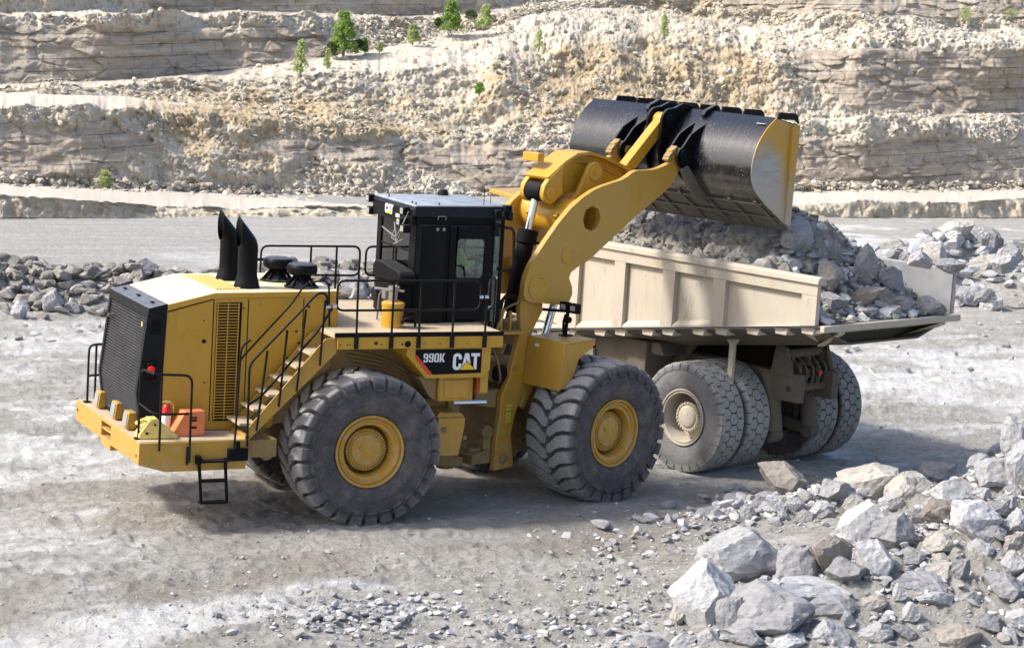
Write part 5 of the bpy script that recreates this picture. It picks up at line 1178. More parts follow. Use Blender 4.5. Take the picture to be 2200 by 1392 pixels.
mb.box(.62, .95, -.56, .56, 2.1, 2.22).box(1.0, 1.28, -.56, .56, 2.75, 3.15); mb.build('front_chassis', DIRTYYEL, F, .02)
mb = MB().cyl((.45, -.60, 1.2), (.45, -.42, 1.2), .13, 18).box(.36, .54, -.60, -.45, .9, 1.25).cyl((.42, -.3, .78), (.42, -.3, .9), .2, 18); mb.build('hitch_link', DIRTYYEL, F, .01)
mb = MB().lathe([(.10, -.68), (.10, -.70), (.075, -.71), (0, -.71)], (.80, 0, .72), 'y', 20).lathe([(.035, -.71), (.035, -.72), (0, -.72)], (.80, 0, .68), 'y', 10).lathe([(.05, -.68), (.05, -.70), (0, -.70)], (.95, 0, 2.35), 'y', 12)
mb.build('pin_cover', DIRTYYEL, F, .004)
text_mesh('58', 'paint_mark', SPRAY, F, (.80, -.683, 1.36), 0, .20, .12, .02, rot=(0, 0, 0)); text_mesh('=', 'paint_mark', SPRAY, F, (.81, -.683, 1.60), 0, .10, .11, .02, rot=(0, 0, 0))
# small step and hose guard on the tower
MB().obox((.35, -.72, 3.05), (1.05, -.72, 3.02), .22, .05).box(.55, .60, -.66, -.60, 3.05, 3.45).box(.78, .83, -.66, -.60, 3.05, 3.4).obox((.45, -.66, 3.05), (.62, -.66, 3.45), .04, .05).build('access_step', YEL, F, .006)
mb = MB().tube(bend([(.55, -.3, 2.9), (.45, -.72, 2.6), (.55, -.75, 2.2), (.62, -.62, 2.1)], .15), .02, 8).tube(bend([(.35, -.3, 2.9), (.30, -.55, 2.6), (.38, -.60, 2.25), (.55, -.5, 2.15)], .15), .02, 8).tube(bend([(.60, -.5, 3.3), (.75, -.65, 3.5), (1.0, -.66, 3.55), (1.05, -.7, 3.9)], .12), .018, 8); mb.build('hoses', DIRTYYEL, F)
mb = MB()
for k in range(4): mb.tube(bend([(.50+.05*k, -.35-.05*k, 3.0), (.62+.04*k, -.5, 3.55+.05*k), (.95+.05*k, -.45, 3.65), (1.3, -.35, 3.5)], .2), .022, 8)
mb.build('hydraulic_hoses', BARBLK, F, smooth=60)
MB().lathe([(.16, -.60), (.16, -.675), (0, -.675)], (.62, 0, 2.28), 'y', 20).build('hose_port', DARK, F)
# fenders
for s in (-1, 1):
    ys = sorted((s*.69, s*1.62)); ys2 = sorted((s*.69, s*1.66))
    fd = MB().prism([(1.16, 2.07), (1.19, 2.07), (1.30, 2.90), (2.05, 2.93), (2.05, 2.96), (1.25, 2.94)], *ys)
    fd.prism([(1.19, 2.10), (1.30, 2.90), (2.03, 2.93), (2.03, 2.86), (1.62, 2.62), (1.42, 2.10)], *sorted((s*1.60, s*1.63)))
    
    fo = fd.build('fender', YEL, F, .012)
    if s < 0: MB().box(1.233, 1.245, -.98, -.88, 2.72, 2.83).build('sticker', TWHITE, fo).rotation_euler = (0, 0, 0)
    lp = MB().obox((1.80, s*1.08, 2.95), (1.83, s*1.08, 3.42), .05, .05, (1, 0, 0)).box(1.71, 1.91, s*1.08-.09, s*1.08+.09, 2.955, 2.975).tube(bend([(1.76, s*1.08, 2.96), (1.74, s*1.06, 3.2), (1.8, s*1.06, 3.35)], .1), .025, 8).cyl((1.83, s*1.02, 3.25), (1.83, s*1.14, 3.25), .06, 12)
    lp.obox((1.45, s*.80, 3.42), (1.86, s*1.08, 3.40), .04, .05)
    lo = lp.build('lamp_post', BLKM, F, .005)
    for k, dy in enumerate((-.14, .10)):
        y = s*1.08+dy; MB().box(1.80, 1.92, y-.10, y+.10, 3.38, 3.56).build('headlight', BLKM, lo, .012)
        MB().box(1.792, 1.80, y-.06, y+.06, 3.43, 3.52).box(1.92, 1.928, y-.08, y+.08, 3.40, 3.54).build('lens', LAMP, lo)
# lift arms
ARM = [(4.66, 6.27), (4.74, 6.10), (4.62, 6.03), (4.48, 5.98), (4.32, 5.935), (4.14, 5.91), (3.94, 5.905), (3.74, 5.905), (3.62, 5.87), (3.52, 5.81), (3.36, 5.74), (3.04, 5.675), (2.80, 5.62), (2.58, 5.55), (2.33, 5.43), (2.03, 5.24), (1.74, 4.98), (1.46, 4.68), (1.26, 4.45), (1.09, 4.24), (1.0, 4.06), (.955, 3.90), (.95, 3.72), (1.0, 3.62), (1.12, 3.565), (1.99, 3.47), (2.14, 3.52), (2.21, 3.66), (2.19, 3.80), (2.10, 3.96), (2.14, 4.06),
       (2.30, 4.15), (2.63, 4.28), (2.9, 4.47), (3.3, 4.72), (3.67, 4.97), (4.14, 5.25), (4.49, 5.45), (4.72, 5.60), (4.85, 5.78), (4.95, 5.93)]+arc(5.14, 6.16, .15, -140, 60)[0:0]
ARM += arc(4.95, 6.15, .16, -50, 110, 10)+[(4.80, 6.33)]
def arm(s):
    out = [(x, z) for x, z in ARM]; hole = arc(2.60, 5.035, .235, 0, 315, 7)
    # outline with a hole: bridge it with a slit so that the plate stays one outline, faces made by triangulation
    bm = bmesh.new(); y0, y1 = sorted((s*.68, s*.80))
    def loop(pts, y): return [bm.verts.new((p[0], y, p[1])) for p in pts]
    for y in (y0, y1):
        a = loop(out, y); h = loop(hole, y); es = [bm.edges.new((a[i], a[(i+1) % len(a)])) for i in range(len(a))]+[bm.edges.new((h[i], h[(i+1) % len(h)])) for i in range(len(h))]
        bmesh.ops.triangle_fill(bm, use_beauty=True, edges=es)
        if y == y0: A0, H0 = a, h
        else: A1, H1 = a, h
    for P0, P1 in ((A0, A1), (H0, H1)):
        for i in range(len(P0)): bm.faces.new((P0[i], P0[(i+1) % len(P0)], P1[(i+1) % len(P0)], P1[i]))
    bmesh.ops.recalc_face_normals(bm, faces=bm.faces); me = bpy.data.meshes.new('lift_arm'); bm.to_mesh(me); bm.free()
    o = link('lift_arm', me, ARMY, F, .010, 30)
    b = MB(); yy = s*.80
    b.lathe([(.235, yy), (.235, yy+s*.015), (.215, yy+s*.02), (.19, yy+s*.02), (.18, yy+s*.006), (0, yy+s*.006)], (1.30, 0, 3.82), 'y', 28)
    b.build('boss', YELC, o, .004)
    MB().lathe([(.16, yy), (.16, yy+s*.012), (.14, yy+s*.018), (0, yy+s*.018)], (2.02, 0, 4.38), 'y', 28).build('boss', YELC, o, .004)
    t = MB().cyl((4.95, s*.55, 6.15), (4.95, s*.92, 6.15), .09, 20)
    t.obox((4.60, s*.74, 6.14), (4.82, s*.74, 6.34), .15, .05).obox((4.58, s*.74, 6.08), (4.66, s*.74, 6.18), .15, .06); t.build('pin', DIRTYYEL, o, .008)
    return o
for s in (-1, 1): arm(s)
MB().lathe([(.36, -.69), (.36, .69), (.34, .69), (.34, -.69), (.36, -.69)], (2.50, 0, 5.02), 'y', 48, caps=False).build('cross_tube', YELC, F, smooth=40)
MB().lathe([(.34, -.35), (0, -.35)], (2.50, 0, 5.02), 'y', 32, caps=False).build('tube_end', TANDARK, F)
for s in (-1, 1):
    br = [(2.05, 5.05), (2.30, 4.8), (2.75, 4.85), (3.05, 5.2), (3.2, 5.55)]+arc(3.03, 5.82, .21, -20, 165)+[(2.6, 5.45)]
    b = MB().prism(br, *sorted((s*.31, s*.40))).build('lever_bracket', YELC, F, .015)
    MB().lathe([(.15, s*.40), (.15, s*.42), (.13, s*.425), (.12, s*.42), (0, s*.42)], (3.03, 0, 5.82), 'y', 26).lathe([(.035, s*.42), (.035, s*.432), (0, s*.432)], (3.03, 0, 5.82), 'y', 10).build('boss', YELC, b)
# tilt lever
topc = [(1.70, 5.56), (1.90, 5.74), (2.14, 5.90), (2.36, 6.04), (2.66, 6.18), (2.99, 6.20), (3.38, 6.12), (3.83, 5.98), (4.31, 5.80), (4.42, 5.68)]
lowc = [(4.36, 5.58), (4.1, 5.60), (3.7, 5.56), (3.3, 5.45), (3.0, 5.45), (2.6, 5.42), (2.35, 5.30), (2.1, 5.26)]
web = topc+lowc
lv = MB().prism(web[2:], -.13, .13).build('tilt_lever', YELC, F, .015)
mb = MB(); w = .29
for i in range(1, len(topc)-1):
    (x0, z0), (x1, z1) = topc[i], topc[i+1]; dx, dz_ = x1-x0, z1-z0; l = math.hypot(dx, dz_); nx, nz = dz_/l*.055, -dx/l*.055
    mb.prism([(x0, z0+.01), (x1, z1+.01), (x1+nx, z1+nz+.01), (x0+nx, z0+nz+.01)], -w*(1-.0*i), w)
mb.build('flange', YELC, lv, .004)
for s in (-1, 1):
    cheek = [(1.82, 5.60), (1.98, 5.78), (2.2, 5.93), (2.30, 5.98), (2.27, 5.72), (2.30, 5.45)]+arc(1.99, 5.46, .20, -40, -200, 8)
    MB().prism(cheek, *sorted((s*.20, s*.31))).build('fork', YELC, lv, .015); MB().lathe([(.12, s*.31), (.12, s*.335), (.10, s*.34), (0, s*.34)], (1.97, 0, 5.46), 'y', 24).lathe([(.025, s*.34), (.025, s*.35), (0, s*.35)], (1.97, 0, 5.48), 'y', 10).build('pin_cap', YELC, lv)
MB().box(1.96, 2.12, .05, .45, 6.0, 6.16).build('hose_clamp', YELC, lv, .01)
mb = MB().tube(bend([(2.3, -.16, 5.4), (2.35, -.17, 5.9), (2.65, -.17, 6.06), (3.1, -.17, 5.98), (3.6, -.17, 5.85), (4.1, -.17, 5.72)], .2), .02, 8); mb.build('grease_line', YELC, lv)
# tilt cylinder
tc = MB().lathe([(.16, -.19), (.175, -.15), (.175, .15), (.16, .19)], (1.93, 0, 5.47), 'y', 28).build('cylinder_eye', BLKM, F, smooth=40)
A, B = np.array([1.93, 0, 5.47]), np.array([1.45, 0, 3.25]); dd = (B-A)/np.linalg.norm(B-A)
cyl_ = MB().cyl(A+dd*.78, B, .155, 28).cyl(A+dd*.72, A+dd*.98, .19, 28).build('tilt_cylinder', BLKM, F, .01, smooth=40)
MB().cyl(A+dd*.15, A+dd*.80, .072, 20).build('rod', STEEL, cyl_, smooth=40)
mb = MB(); 
for y in (-.21, .21): mb.tube(bend([A+dd*.95+np.array([.15, y*.6, 0]), A+dd*1.0+np.array([.22, y, 0]), B+np.array([.2, y, .2])], .1), .025, 8)
mb.build('cylinder_hoses', BARBLK, cyl_)
# tilt link
p0, p1 = Vector((4.22, 0, 5.80)), Vector((5.25, 0, 6.77))
lk = MB().obox(p0, p1, .21, .24, (0, 0, 1)).cyl((5.25, -.13, 6.77), (5.25, .13, 6.77), .16, 28).cyl((4.22, -.13, 5.80), (4.22, .13, 5.80), .15, 24).build('tilt_link', YELC, F, .015)
# lift cylinders
for s in (-1, 1):
    c_ = MB().cyl((1.25, s*.52, 1.6), (1.80, s*.52, 2.75), .13, 24).build('lift_cylinder', YEL, F, .01, smooth=40); MB().cyl((1.78, s*.52, 2.70), (2.10, s*.55, 3.75), .072, 20).build('rod', STEEL, c_, smooth=40)
    MB().cyl((2.05, s*.45, 4.0), (2.05, s*.68, 4.0), .14, 20).obox((2.08, s*.55, 3.65), (2.06, s*.55, 3.95), .16, .14, (1, 0, 0)).build('rod_eye', YEL, c_, .01)

# --- bucket
WB = 2.36
prof = [(6.20, 6.93), (5.80, 7.02), (5.58, 6.86), (5.40, 6.67), (5.27, 6.47), (5.19, 6.25), (5.165, 6.03), (5.20, 5.83), (5.29, 5.68), (5.43, 5.55), (5.63, 5.40)]
inner = [(x+.05, z-.01) for x, z in prof]
def shell(P, th, w0, w1):
    P = [Vector((p[0], 0, p[1])) for p in P]; out, inn = [], []
    for i, p in enumerate(P):
        d_ = (P[min(i+1, len(P)-1)]-P[max(i-1, 0)]).normalized(); nrm = Vector((-d_.z, 0, d_.x)); out.append((p.x, p.z)); q = p+nrm*th; inn.append((q.x, q.z))
    mb = MB(); n = len(out)
    vs = [(x, y, z) for y in (w0, w1) for (x, z) in out+inn]; m_ = 2*n; fs = []
    for i in range(n-1):
        fs += [(i, i+1, m_+i+1, m_+i), (n+i, m_+n+i, m_+n+i+1, n+i+1)]
        fs += [(i, n+i, n+i+1, i+1), (m_+i, m_+i+1, m_+n+i+1, m_+n+i)]
    fs += [(0, m_, m_+n, n), (n-1, n+n-1, m_+n+n-1, m_+n-1)]
    return mb.add(vs, fs)
def smoothp(P, k=3):
    P = [np.array(p, float) for p in P]; out = []
    for i in range(len(P)-1):
        a, b_, c_, e = P[max(i-1, 0)], P[i], P[i+1], P[min(i+2, len(P)-1)]
        for j in range(k):
            t = j/k; out.append(tuple(.5*((2*b_)+(-a+c_)*t+(2*a-5*b_+4*c_-e)*t*t+(-a+3*b_-3*c_+e)*t**3)))
    out.append(tuple(P[-1])); return out
pf_ = [prof[0]]+smoothp(prof[1:], 4)
bk = shell(pf_, .05, -WB+.02, WB-.02).build('bucket', BUCKB, F, smooth=30)
flo = [(5.60, 5.415), (5.86, 5.25), (6.40, 4.90)]
fl_ = shell(flo, .06, -WB+.02, WB-.02).build('bucket_floor', DARKMUD, bk, .006)
mb = MB()
for k in range(8):
    y = -WB+.15+k*(2*WB-.3)/7; mb.obox((5.50, y, 5.44), (6.34, y+.0, 4.905), .07, .03, (0, 0, 1))
mb.obox((6.02, -WB+.05, 5.125), (6.02, WB-.05, 5.125), .08, .03, (0, 0, 1)).obox((5.62, -WB+.05, 5.385), (5.62, WB-.05, 5.385), .10, .03)
mb.build('wear_strips', DARKMUD, fl_, .006)
mb = MB()
for k in range(9):
    y = -WB+.06+k*(2*WB-.12)/9; mb.prism([(6.22, 4.995), (6.42, 4.86), (6.47, 4.86), (6.44, 4.93), (6.25, 5.06)], y+.01, y+(2*WB-.12)/9-.01)
mb.build('cutting_edge', DARKMUD, fl_, .006)
chk = [(5.80, 7.0)]+[(x+.005, z) for x, z in pf_[1:]]+[(5.86, 5.26), (6.40, 4.93), (6.44, 6.10), (6.48, 6.88), (6.20, 6.91)]
for s in (-1, 1):
    c_ = MB().prism(chk, *sorted((s*(WB-.035), s*WB))).build('cheek', CHEEK if s < 0 else BUCKB, bk, .006)
    MB().prism([(6.28, 6.88), (6.48, 6.88), (6.44, 6.1), (6.41, 4.95), (6.24, 5.03), (6.27, 6.1)], *sorted((s*WB, s*(WB+.035)))).build('side_cutter', CHEEK if s < 0 else BUCKB, c_, .008)
    MB().box(6.24, 6.275, *sorted((s*WB, s*(WB+.06))), 5.15, 6.85).build('guard_bar', CHEEK if s < 0 else BUCKB, c_, .004)
MB().obox((5.88-.15, -WB+.30, 6.995), (5.88-.15, -WB+.10, 6.995), .1, .006).build('sticker', TWHITE, bk).location = (-.11, 0, -.10)
# spill guard of upright fins along the top
mb = MB()
for y in (-2.34, -1.50, -.95, -.40, .15, .70, 1.25, 1.80):
    mb.prism([(5.84, 6.99), (6.38, 6.97), (6.50, 6.90), (6.46, 7.05), (6.38, 7.10), (5.90, 7.12)], y, y+.035)
    if y > -2.3: mb.obox((5.95, y+.02, 6.99), (6.44, y-.42, 6.93), .03, .05)
mb.prism([(6.0, 6.93), (6.46, 6.86), (6.47, 6.89), (6.0, 6.97)], -WB+.02, WB-.6)
mb.build('spill_guard', BLK, bk, .004)
for y in (-.72, .72):
    MB().prism([(5.66, 6.88), (5.56, 6.93), (5.62, 7.02), (5.90, 7.13), (6.02, 7.10), (5.84, 6.99)], y-.05, y+.05).build('stop_block', BLK, bk, .008)
# ears
def ear(y, t, name='hinge_plate'):
    E = [(5.64, 6.86), (5.58, 6.82), (5.30, 6.70), (5.08, 6.58), (4.86, 6.33)]+arc(4.95, 6.15, .22, 140, 262, 8)+[(5.05, 5.84), (5.32, 5.66), (5.48, 5.56), (5.40, 6.0), (5.42, 6.5), (5.66, 6.84)]
    return MB().prism(E, y-t/2, y+t/2).build(name, BLK, bk, .01)
for s in (-1, 1):
    ear(s*.88, .05); ear(s*.60, .05)
    MB().lathe([(.16, s*.905), (.16, s*.93), (.11, s*.94), (.10, s*.93), (.08, s*.945), (0, s*.945)], (4.95, 0, 6.15), 'y', 28).build('pin_cap', BLKM, bk)
    MB().prism([(5.0, 6.0), (4.84, 5.92), (4.98, 5.74), (5.25, 5.42), (5.70, 5.25), (5.75, 5.33), (5.35, 5.66)], s*.9-.045, s*.9+.045).build('heel_gusset', DARKMUD, bk, .008)
for s in (-1, 1):
    E = [(6.05, 7.0), (5.92, 7.06), (5.60, 7.12), (5.36, 7.03)]+arc(5.25, 6.77, .25, 100, 200, 8)+[(4.98, 6.2), (5.03, 5.98), (5.20, 5.75), (5.5, 5.6), (5.5, 6.5), (5.9, 6.98)]
    MB().prism(E, *sorted((s*.15, s*.21))).build('hinge_plate', BLK, bk, .01); MB().lathe([(.14, s*.21), (.14, s*.24), (.12, s*.25), (.105, s*.24), (.08, s*.255), (0, s*.255)], (5.25, 0, 6.77), 'y', 28).build('pin_cap', BLKM, bk)
drop(HUB_O, RIM_O, TY_O)

# --- things carried on the bumper
def chock(name, mat, loc, rz, label, L_=.62, H_=.36, W_=.30):
    r = empty(name, loc, rz); tag(r, label, 'wheel chock')
    MB().prism([(-L_/2, 0), (L_/2, 0), (L_/2, .05), (-.02, H_), (-.16, H_), (-L_/2, .08)], -W_/2, W_/2).build('block', mat, r, .02)
    if mat is YPLAST:
        MB().tube(bend([(-.20, -.07, .30), (-.34, -.07, .24), (-.34, .07, .24), (-.20, .07, .30)], .04), .02, 8).build('handle', mat, r)
        MB().lathe([(.022, -W_/2), (.022, -W_/2-.01), (0, -W_/2-.01)], (-.2, 0, .1), 'y', 12).lathe([(.018, -W_/2), (.018, -W_/2-.01), (0, -W_/2-.01)], (-.07, 0, .24), 'y', 12).build('rivet', DARK, r)
    return r
chock('wheel_chock', YPLAST, (-3.60, -1.55, 1.536), -.05, 'yellow plastic wheel chock on the bumper walkway beside the near corner rail', .66, .33, .30)
r = empty('wheel_chock', (-3.02, -1.42, 1.536), .08); tag(r, 'orange wheel chock with tall back standing on the bumper walkway under the side panel', 'wheel chock')
MB().prism([(-.36, 0), (.24, 0), (.24, .42), (-.12, .42)], -.13, .13).build('block', ORANGE, r, .02); MB().box(-.02, .09, -.135, -.13, .25, .285).box(-.02, .09, -.135, -.13, .30, .325).box(-.02, .09, -.135, -.13, .13, .165).build('slots', DARK, r)
r = empty('fire_extinguisher', (-3.37, -1.30, 1.536)); tag(r, 'small red fire extinguisher with white label standing behind the yellow chock', 'fire extinguisher')
cyl_b = MB().lathe([(.07, 0), (.075, .02), (.075, .42), (.05, .49), (.02, .51), (0, .51)], (0, 0, 0), 'z', 20).build('bottle', REDP, r, smooth=40); MB().lathe([(.077, .10), (.077, .32)], (0, 0, 0), 'z', 20).build('paper_label', WHITE, cyl_b)
MB().box(-.06, .06, -.012, .012, .53, .55).cyl((0, 0, .5), (0, 0, .56), .015, 8).tube(bend([(.03, 0, .53), (.12, 0, .50), (.12, 0, .36)], .05), .01, 6).build('valve', YPLAST, r)

# ================================================================== DUMP TRUCK
T = empty('dump_truck', (9.795, 1.704, 0), radians(108)); tag(T, 'dusty tan rigid dump truck with dual rear wheels, its bed heaped with broken rock', 'dump truck')
mb = MB(); RT = 1.085
half = [(.50, -.22), (.52, -.26), (.60, -.30), (.72, -.335), (.84, -.34), (.93, -.325), (.99, -.305), (1.01, -.29), (1.022, -.25), (1.025, -.1)]
mb.lathe(half+[(1.025, 0)]+[(r, -t) for r, t in reversed(half)], ax='y', n=96, caps=False)
NB = 30; pitch = 2*pi/NB
def blk(pts, ro, ri, side=1):
    n = len(pts); vs = [(ro*cos(a), side*y, ro*sin(a)) for a, y in pts]+[(ri*cos(a), side*y, ri*sin(a)) for a, y in pts]
    mb.add(vs, [tuple(range(n)), tuple(range(2*n-1, n-1, -1))]+[(i, i+n, (i+1) % n+n, (i+1) % n) for i in range(n)])
for k in range(NB):
    a0 = k*pitch; pw = pitch*.44
    hx = lambda ac, yc, q=.118: [(ac, yc-q), (ac+pw, yc-q*.5), (ac+pw, yc+q*.5), (ac, yc+q), (ac-pw, yc+q*.5), (ac-pw, yc-q*.5)]
    blk(hx(a0, 0), RT, 1.02)
    for s in (-1, 1):
        a1 = a0+pitch/2
        blk([(a1, .195-.118), (a1+pw, .195-.06), (a1+pw*.96, .195+.05), (a1, .195+.075), (a1-pw*.96, .195+.05), (a1-pw, .195-.06)], RT-.004, 1.02, s)
        # shoulder block that wraps onto the sidewall
        lug_strip(mb, [(.235, 0, RT-.012, 1.02, pw*.62), (.262, 0, RT-.016, 1.0, pw*.98), (.318, 0, 1.05, .97, pw), (.338, 0, .99, .94, pw*.92), (.337, 0, .962, .93, pw*.7)], a0, s)
TT_ME = tyre_mesh_from(mb, 'tyre', TYRET, lambda r, y: np.clip((r-1.03)/.03, 0, 1)-.6*np.clip((.03-np.abs(r-1.024))/.01, 0, 1)*0)
TTD_ME = TT_ME.copy(); TTD_ME.materials.clear(); TTD_ME.materials.append(TYRED)
ty = bpy.data.objects.new('tyre', TT_ME); COL.objects.link(ty); tyd = bpy.data.objects.new('tyre', TTD_ME); COL.objects.link(tyd)
rim = MB().lathe([(.50, -.20), (.545, -.27), (.56, -.30), (.555, -.32), (.535, -.325), (.525, -.30), (.505, -.29), (.497, -.31), (.483, -.31), (.47, -.26), (.455, .02), (.44, .06), (.25, .07)], ax='y', n=72, caps=False).build('rim', TAN)
hb = MB().lathe([(.27, .08), (.27, -.12), (.29, -.13), (.29, -.15), (.24, -.155), (.225, -.145), (.21, -.17), (.17, -.19), (0, -.195)], ax='y', n=56)
for k in range(24): a = 2*pi*k/24; hb.lathe([(.018, -.14), (.018, -.175), (0, -.178)], (.265*cos(a), 0, .265*sin(a)), 'y', 6)
for k in range(12): a = 2*pi*k/12; hb.lathe([(.010, -.16), (.010, -.182), (0, -.183)], (.17*cos(a), 0, .17*sin(a)), 'y', 6)
hb = hb.build('wheel', TAN)
ZT = 1.075
put_wheel((hb, rim, ty), T, (0, 1.82, ZT), pi, .3); put_wheel((hb, rim, ty), T, (0, 1.05, ZT), pi, .12)
put_wheel((hb, rim, tyd), T, (0, -1.05, ZT), 0, .5); put_wheel((hb, rim, tyd), T, (0, -1.82, ZT), 0, .22)
for s in (-1, 1): put_wheel((hb, rim, ty), T, (4.6, s*1.72, ZT), pi if s > 0 else 0, .2)
drop(hb, rim, ty, tyd)
zb = lambda x: 3.33-(x+3.1)*.1555
def xquad(mb, x0, x1, y0, y1, f0, f1):
    """box whose bottom/top z follow functions of x"""
    mb.add([(x0, y0, f0(x0)), (x1, y0, f0(x1)), (x1, y1, f0(x1)), (x0, y1, f0(x0)), (x0, y0, f1(x0)), (x1, y0, f1(x1)), (x1, y1, f1(x1)), (x0, y1, f1(x0))],
           [(0, 3, 2, 1), (4, 5, 6, 7), (0, 1, 5, 4), (1, 2, 6, 5), (2, 3, 7, 6), (3, 0, 4, 7)])
c_ = lambda v: (lambda x: v)
body = MB(); XF = 4.75
for s in (-1, 1):
    a, b_ = sorted((s*1.98, s*2.03)); xquad(body, -3.05, XF, a, b_, zb, c_(4.2))
xquad(body, XF-.06, XF, -1.98, 1.98, zb, c_(4.55))
bd = body.build('dump_body', TAN, T, .012)
def both(fn, name, mat, parent, bevel=.012):
    for s in (-1, 1): mb = MB(); fn(mb, s); mb.build(name, mat, parent, bevel)
def ribs(mb, s):
    for (x0, x1) in ((-3.10, -2.74), (-.87, -.55), (.44, .76), (1.77, 2.07), (3.05, 3.35), (4.45, 4.77)):
        a, b_ = sorted((s*2.03, s*2.135)); xquad(mb, x0, x1, a, b_, lambda x: zb(x)+.005, c_(3.875))
    a, b_ = sorted((s*2.03, s*2.133)); xquad(mb, -3.10, 4.77, a, b_, c_(3.88), c_(4.08))
    for (x0, x1) in ((-2.74, -.87), (-.55, .44), (.76, 1.77), (2.07, 3.05), (3.35, 4.45)):
        pts = []; a, b_ = sorted((s*2.03, s*2.12)); f0 = lambda x: zb(x)+.003
        ht = .13 if x0 > -2 else .02
        mb.add([(x0, s*2.03, f0(x0)), (x1, s*2.03, f0(x1)), (x1, s*2.125, f0(x1)), (x0, s*2.125, f0(x0)), (x0, s*2.03, f0(x0)+ht), (x1, s*2.03, f0(x1)+ht), (x1, s*2.125, f0(x1)+ht*.3), (x0, s*2.125, f0(x0)+ht*.3)],
               [(0, 3, 2, 1), (4, 5, 6, 7), (0, 1, 5, 4), (1, 2, 6, 5), (2, 3, 7, 6), (3, 0, 4, 7)])
both(ribs, 'side_ribs', TAN, bd, .03)
def topr(mb, s):
    mb.prism([(s*1.93, 4.215), (s*2.08, 4.235), (s*2.17, 4.20), (s*2.18, 4.085), (s*2.03, 4.07), (s*1.95, 4.07)], -3.14, 4.79, 'x')
mb = MB(); topr(mb, 1); mb.build('top_rail', TAN, bd, .02)
MB().prism([(-1.985, 4.19), (-2.03, 4.23), (-2.17, 4.20), (-2.18, 4.085), (-2.03, 4.07), (-1.985, 4.07)], -3.14, 4.79, 'x').build('top_rail', BEDIN, bd, .02)
for s in (-1, 1): MB().lathe([(.055, s*2.133), (.055, s*2.15), (.03, s*2.15), (.025, s*2.14), (0, s*2.14)], (-.30, 0, 3.98), 'y', 18).build('lifting_eye', TAN, bd, .003)
# front canopy over the cab
MB().prism([(4.70, 4.50), (6.9, 4.70), (6.9, 4.80), (4.70, 4.62)], -1.9, 1.15).build('canopy', YEL, bd, .02)
mb = MB(); th = .05
def sheet(mb, sec, th, x0=-3.15, x1=4.7):
    n = len(sec); vs = []
    for x in (x0, x1):
        for y, dz_ in sec: vs.append((x, y, zb(x)+dz_))
        for y, dz_ in sec: vs.append((x, y, zb(x)+dz_-th))
    fs = []; m_ = 2*n
    for i in range(n-1): fs += [(i, i+1, m_+i+1, m_+i), (n+i, m_+n+i, m_+n+i+1, n+i+1), (i, n+i, n+i+1, i+1), (m_+i, m_+i+1, m_+n+i+1, m_+n+i)]
    fs += [(0, m_, m_+n, n), (n-1, n+n-1, m_+n+n-1, m_+n-1)]
    mb.add(vs, fs)
sheet(mb, [(-2.03, -.0), (-1.0, -.02), (1.0, -.02), (2.03, -.0)], .05); mb.build('bed_floor', BEDIN, bd, .004)
mb = MB(); xquad(mb, -3.12, XF-.06, -1.978, -1.965, lambda x: zb(x)+.01, c_(4.20)); xquad(mb, -3.05, XF-.06, 1.965, 1.978, lambda x: zb(x)+.01, c_(4.06)); mb.build('bed_liner', BEDIN, bd)
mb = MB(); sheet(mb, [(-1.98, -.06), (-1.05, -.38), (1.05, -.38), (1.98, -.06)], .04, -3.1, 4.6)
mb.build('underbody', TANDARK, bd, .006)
mb = MB()
mb.prism([(-2.10, 3.345), (2.10, 3.345), (2.10, 3.22), (-2.10, 3.22)], -3.30, -3.20, 'x')
o1 = [(-3.29, -2.04, 3.22), (-3.29, 2.04, 3.22), (-2.75, 1.96, 3.10), (-2.45, 1.1, 2.83), (-2.45, -1.1, 2.83), (-2.75, -1.96, 3.10)]
mb.add(o1+[(x, y, z+.08) for x, y, z in o1], [(0, 1, 2, 5), (2, 3, 4, 5), (6, 11, 8, 7), (8, 11, 10, 9)]+[(i, (i+1) % 6, (i+1) % 6+6, i+6) for i in range(6)])
for y in (-1.55, 1.55): mb.add([(-3.28, y-.1, 3.215), (-3.28, y+.1, 3.215), (-2.5, y*.75+.1, 2.84), (-2.5, y*.75-.1, 2.84), (-3.28, y-.1, 3.17), (-3.28, y+.1, 3.17), (-2.5, y*.75+.1, 2.79), (-2.5, y*.75-.1, 2.79)], [(0, 3, 2, 1), (4, 5, 6, 7), (0, 1, 5, 4), (1, 2, 6, 5), (2, 3, 7, 6), (3, 0, 4, 7)])
mb.build('tail_chute', TAN, bd, .012)
for x in (2.45, 1.89, 1.15, .61, -.18, -.76, -1.54, -2.23, -2.86, 3.3, 4.1):
    mb = MB(); w = .13; z0, z1 = zb(x)-.16, zb(x)-.03
    mb.add([(x-w, -2.04, z0), (x+w, -2.04, z0), (x+w, 2.04, z0), (x-w, 2.04, z0), (x-w*1.3, -2.04, z1), (x+w*1.3, -2.04, z1), (x+w*1.3, 2.04, z1), (x-w*1.3, 2.04, z1)],
           [(0, 3, 2, 1), (4, 5, 6, 7), (0, 1, 5, 4), (1, 2, 6, 5), (2, 3, 7, 6), (3, 0, 4, 7)])
    mb.build('floor_beam', TAN, bd, .01)
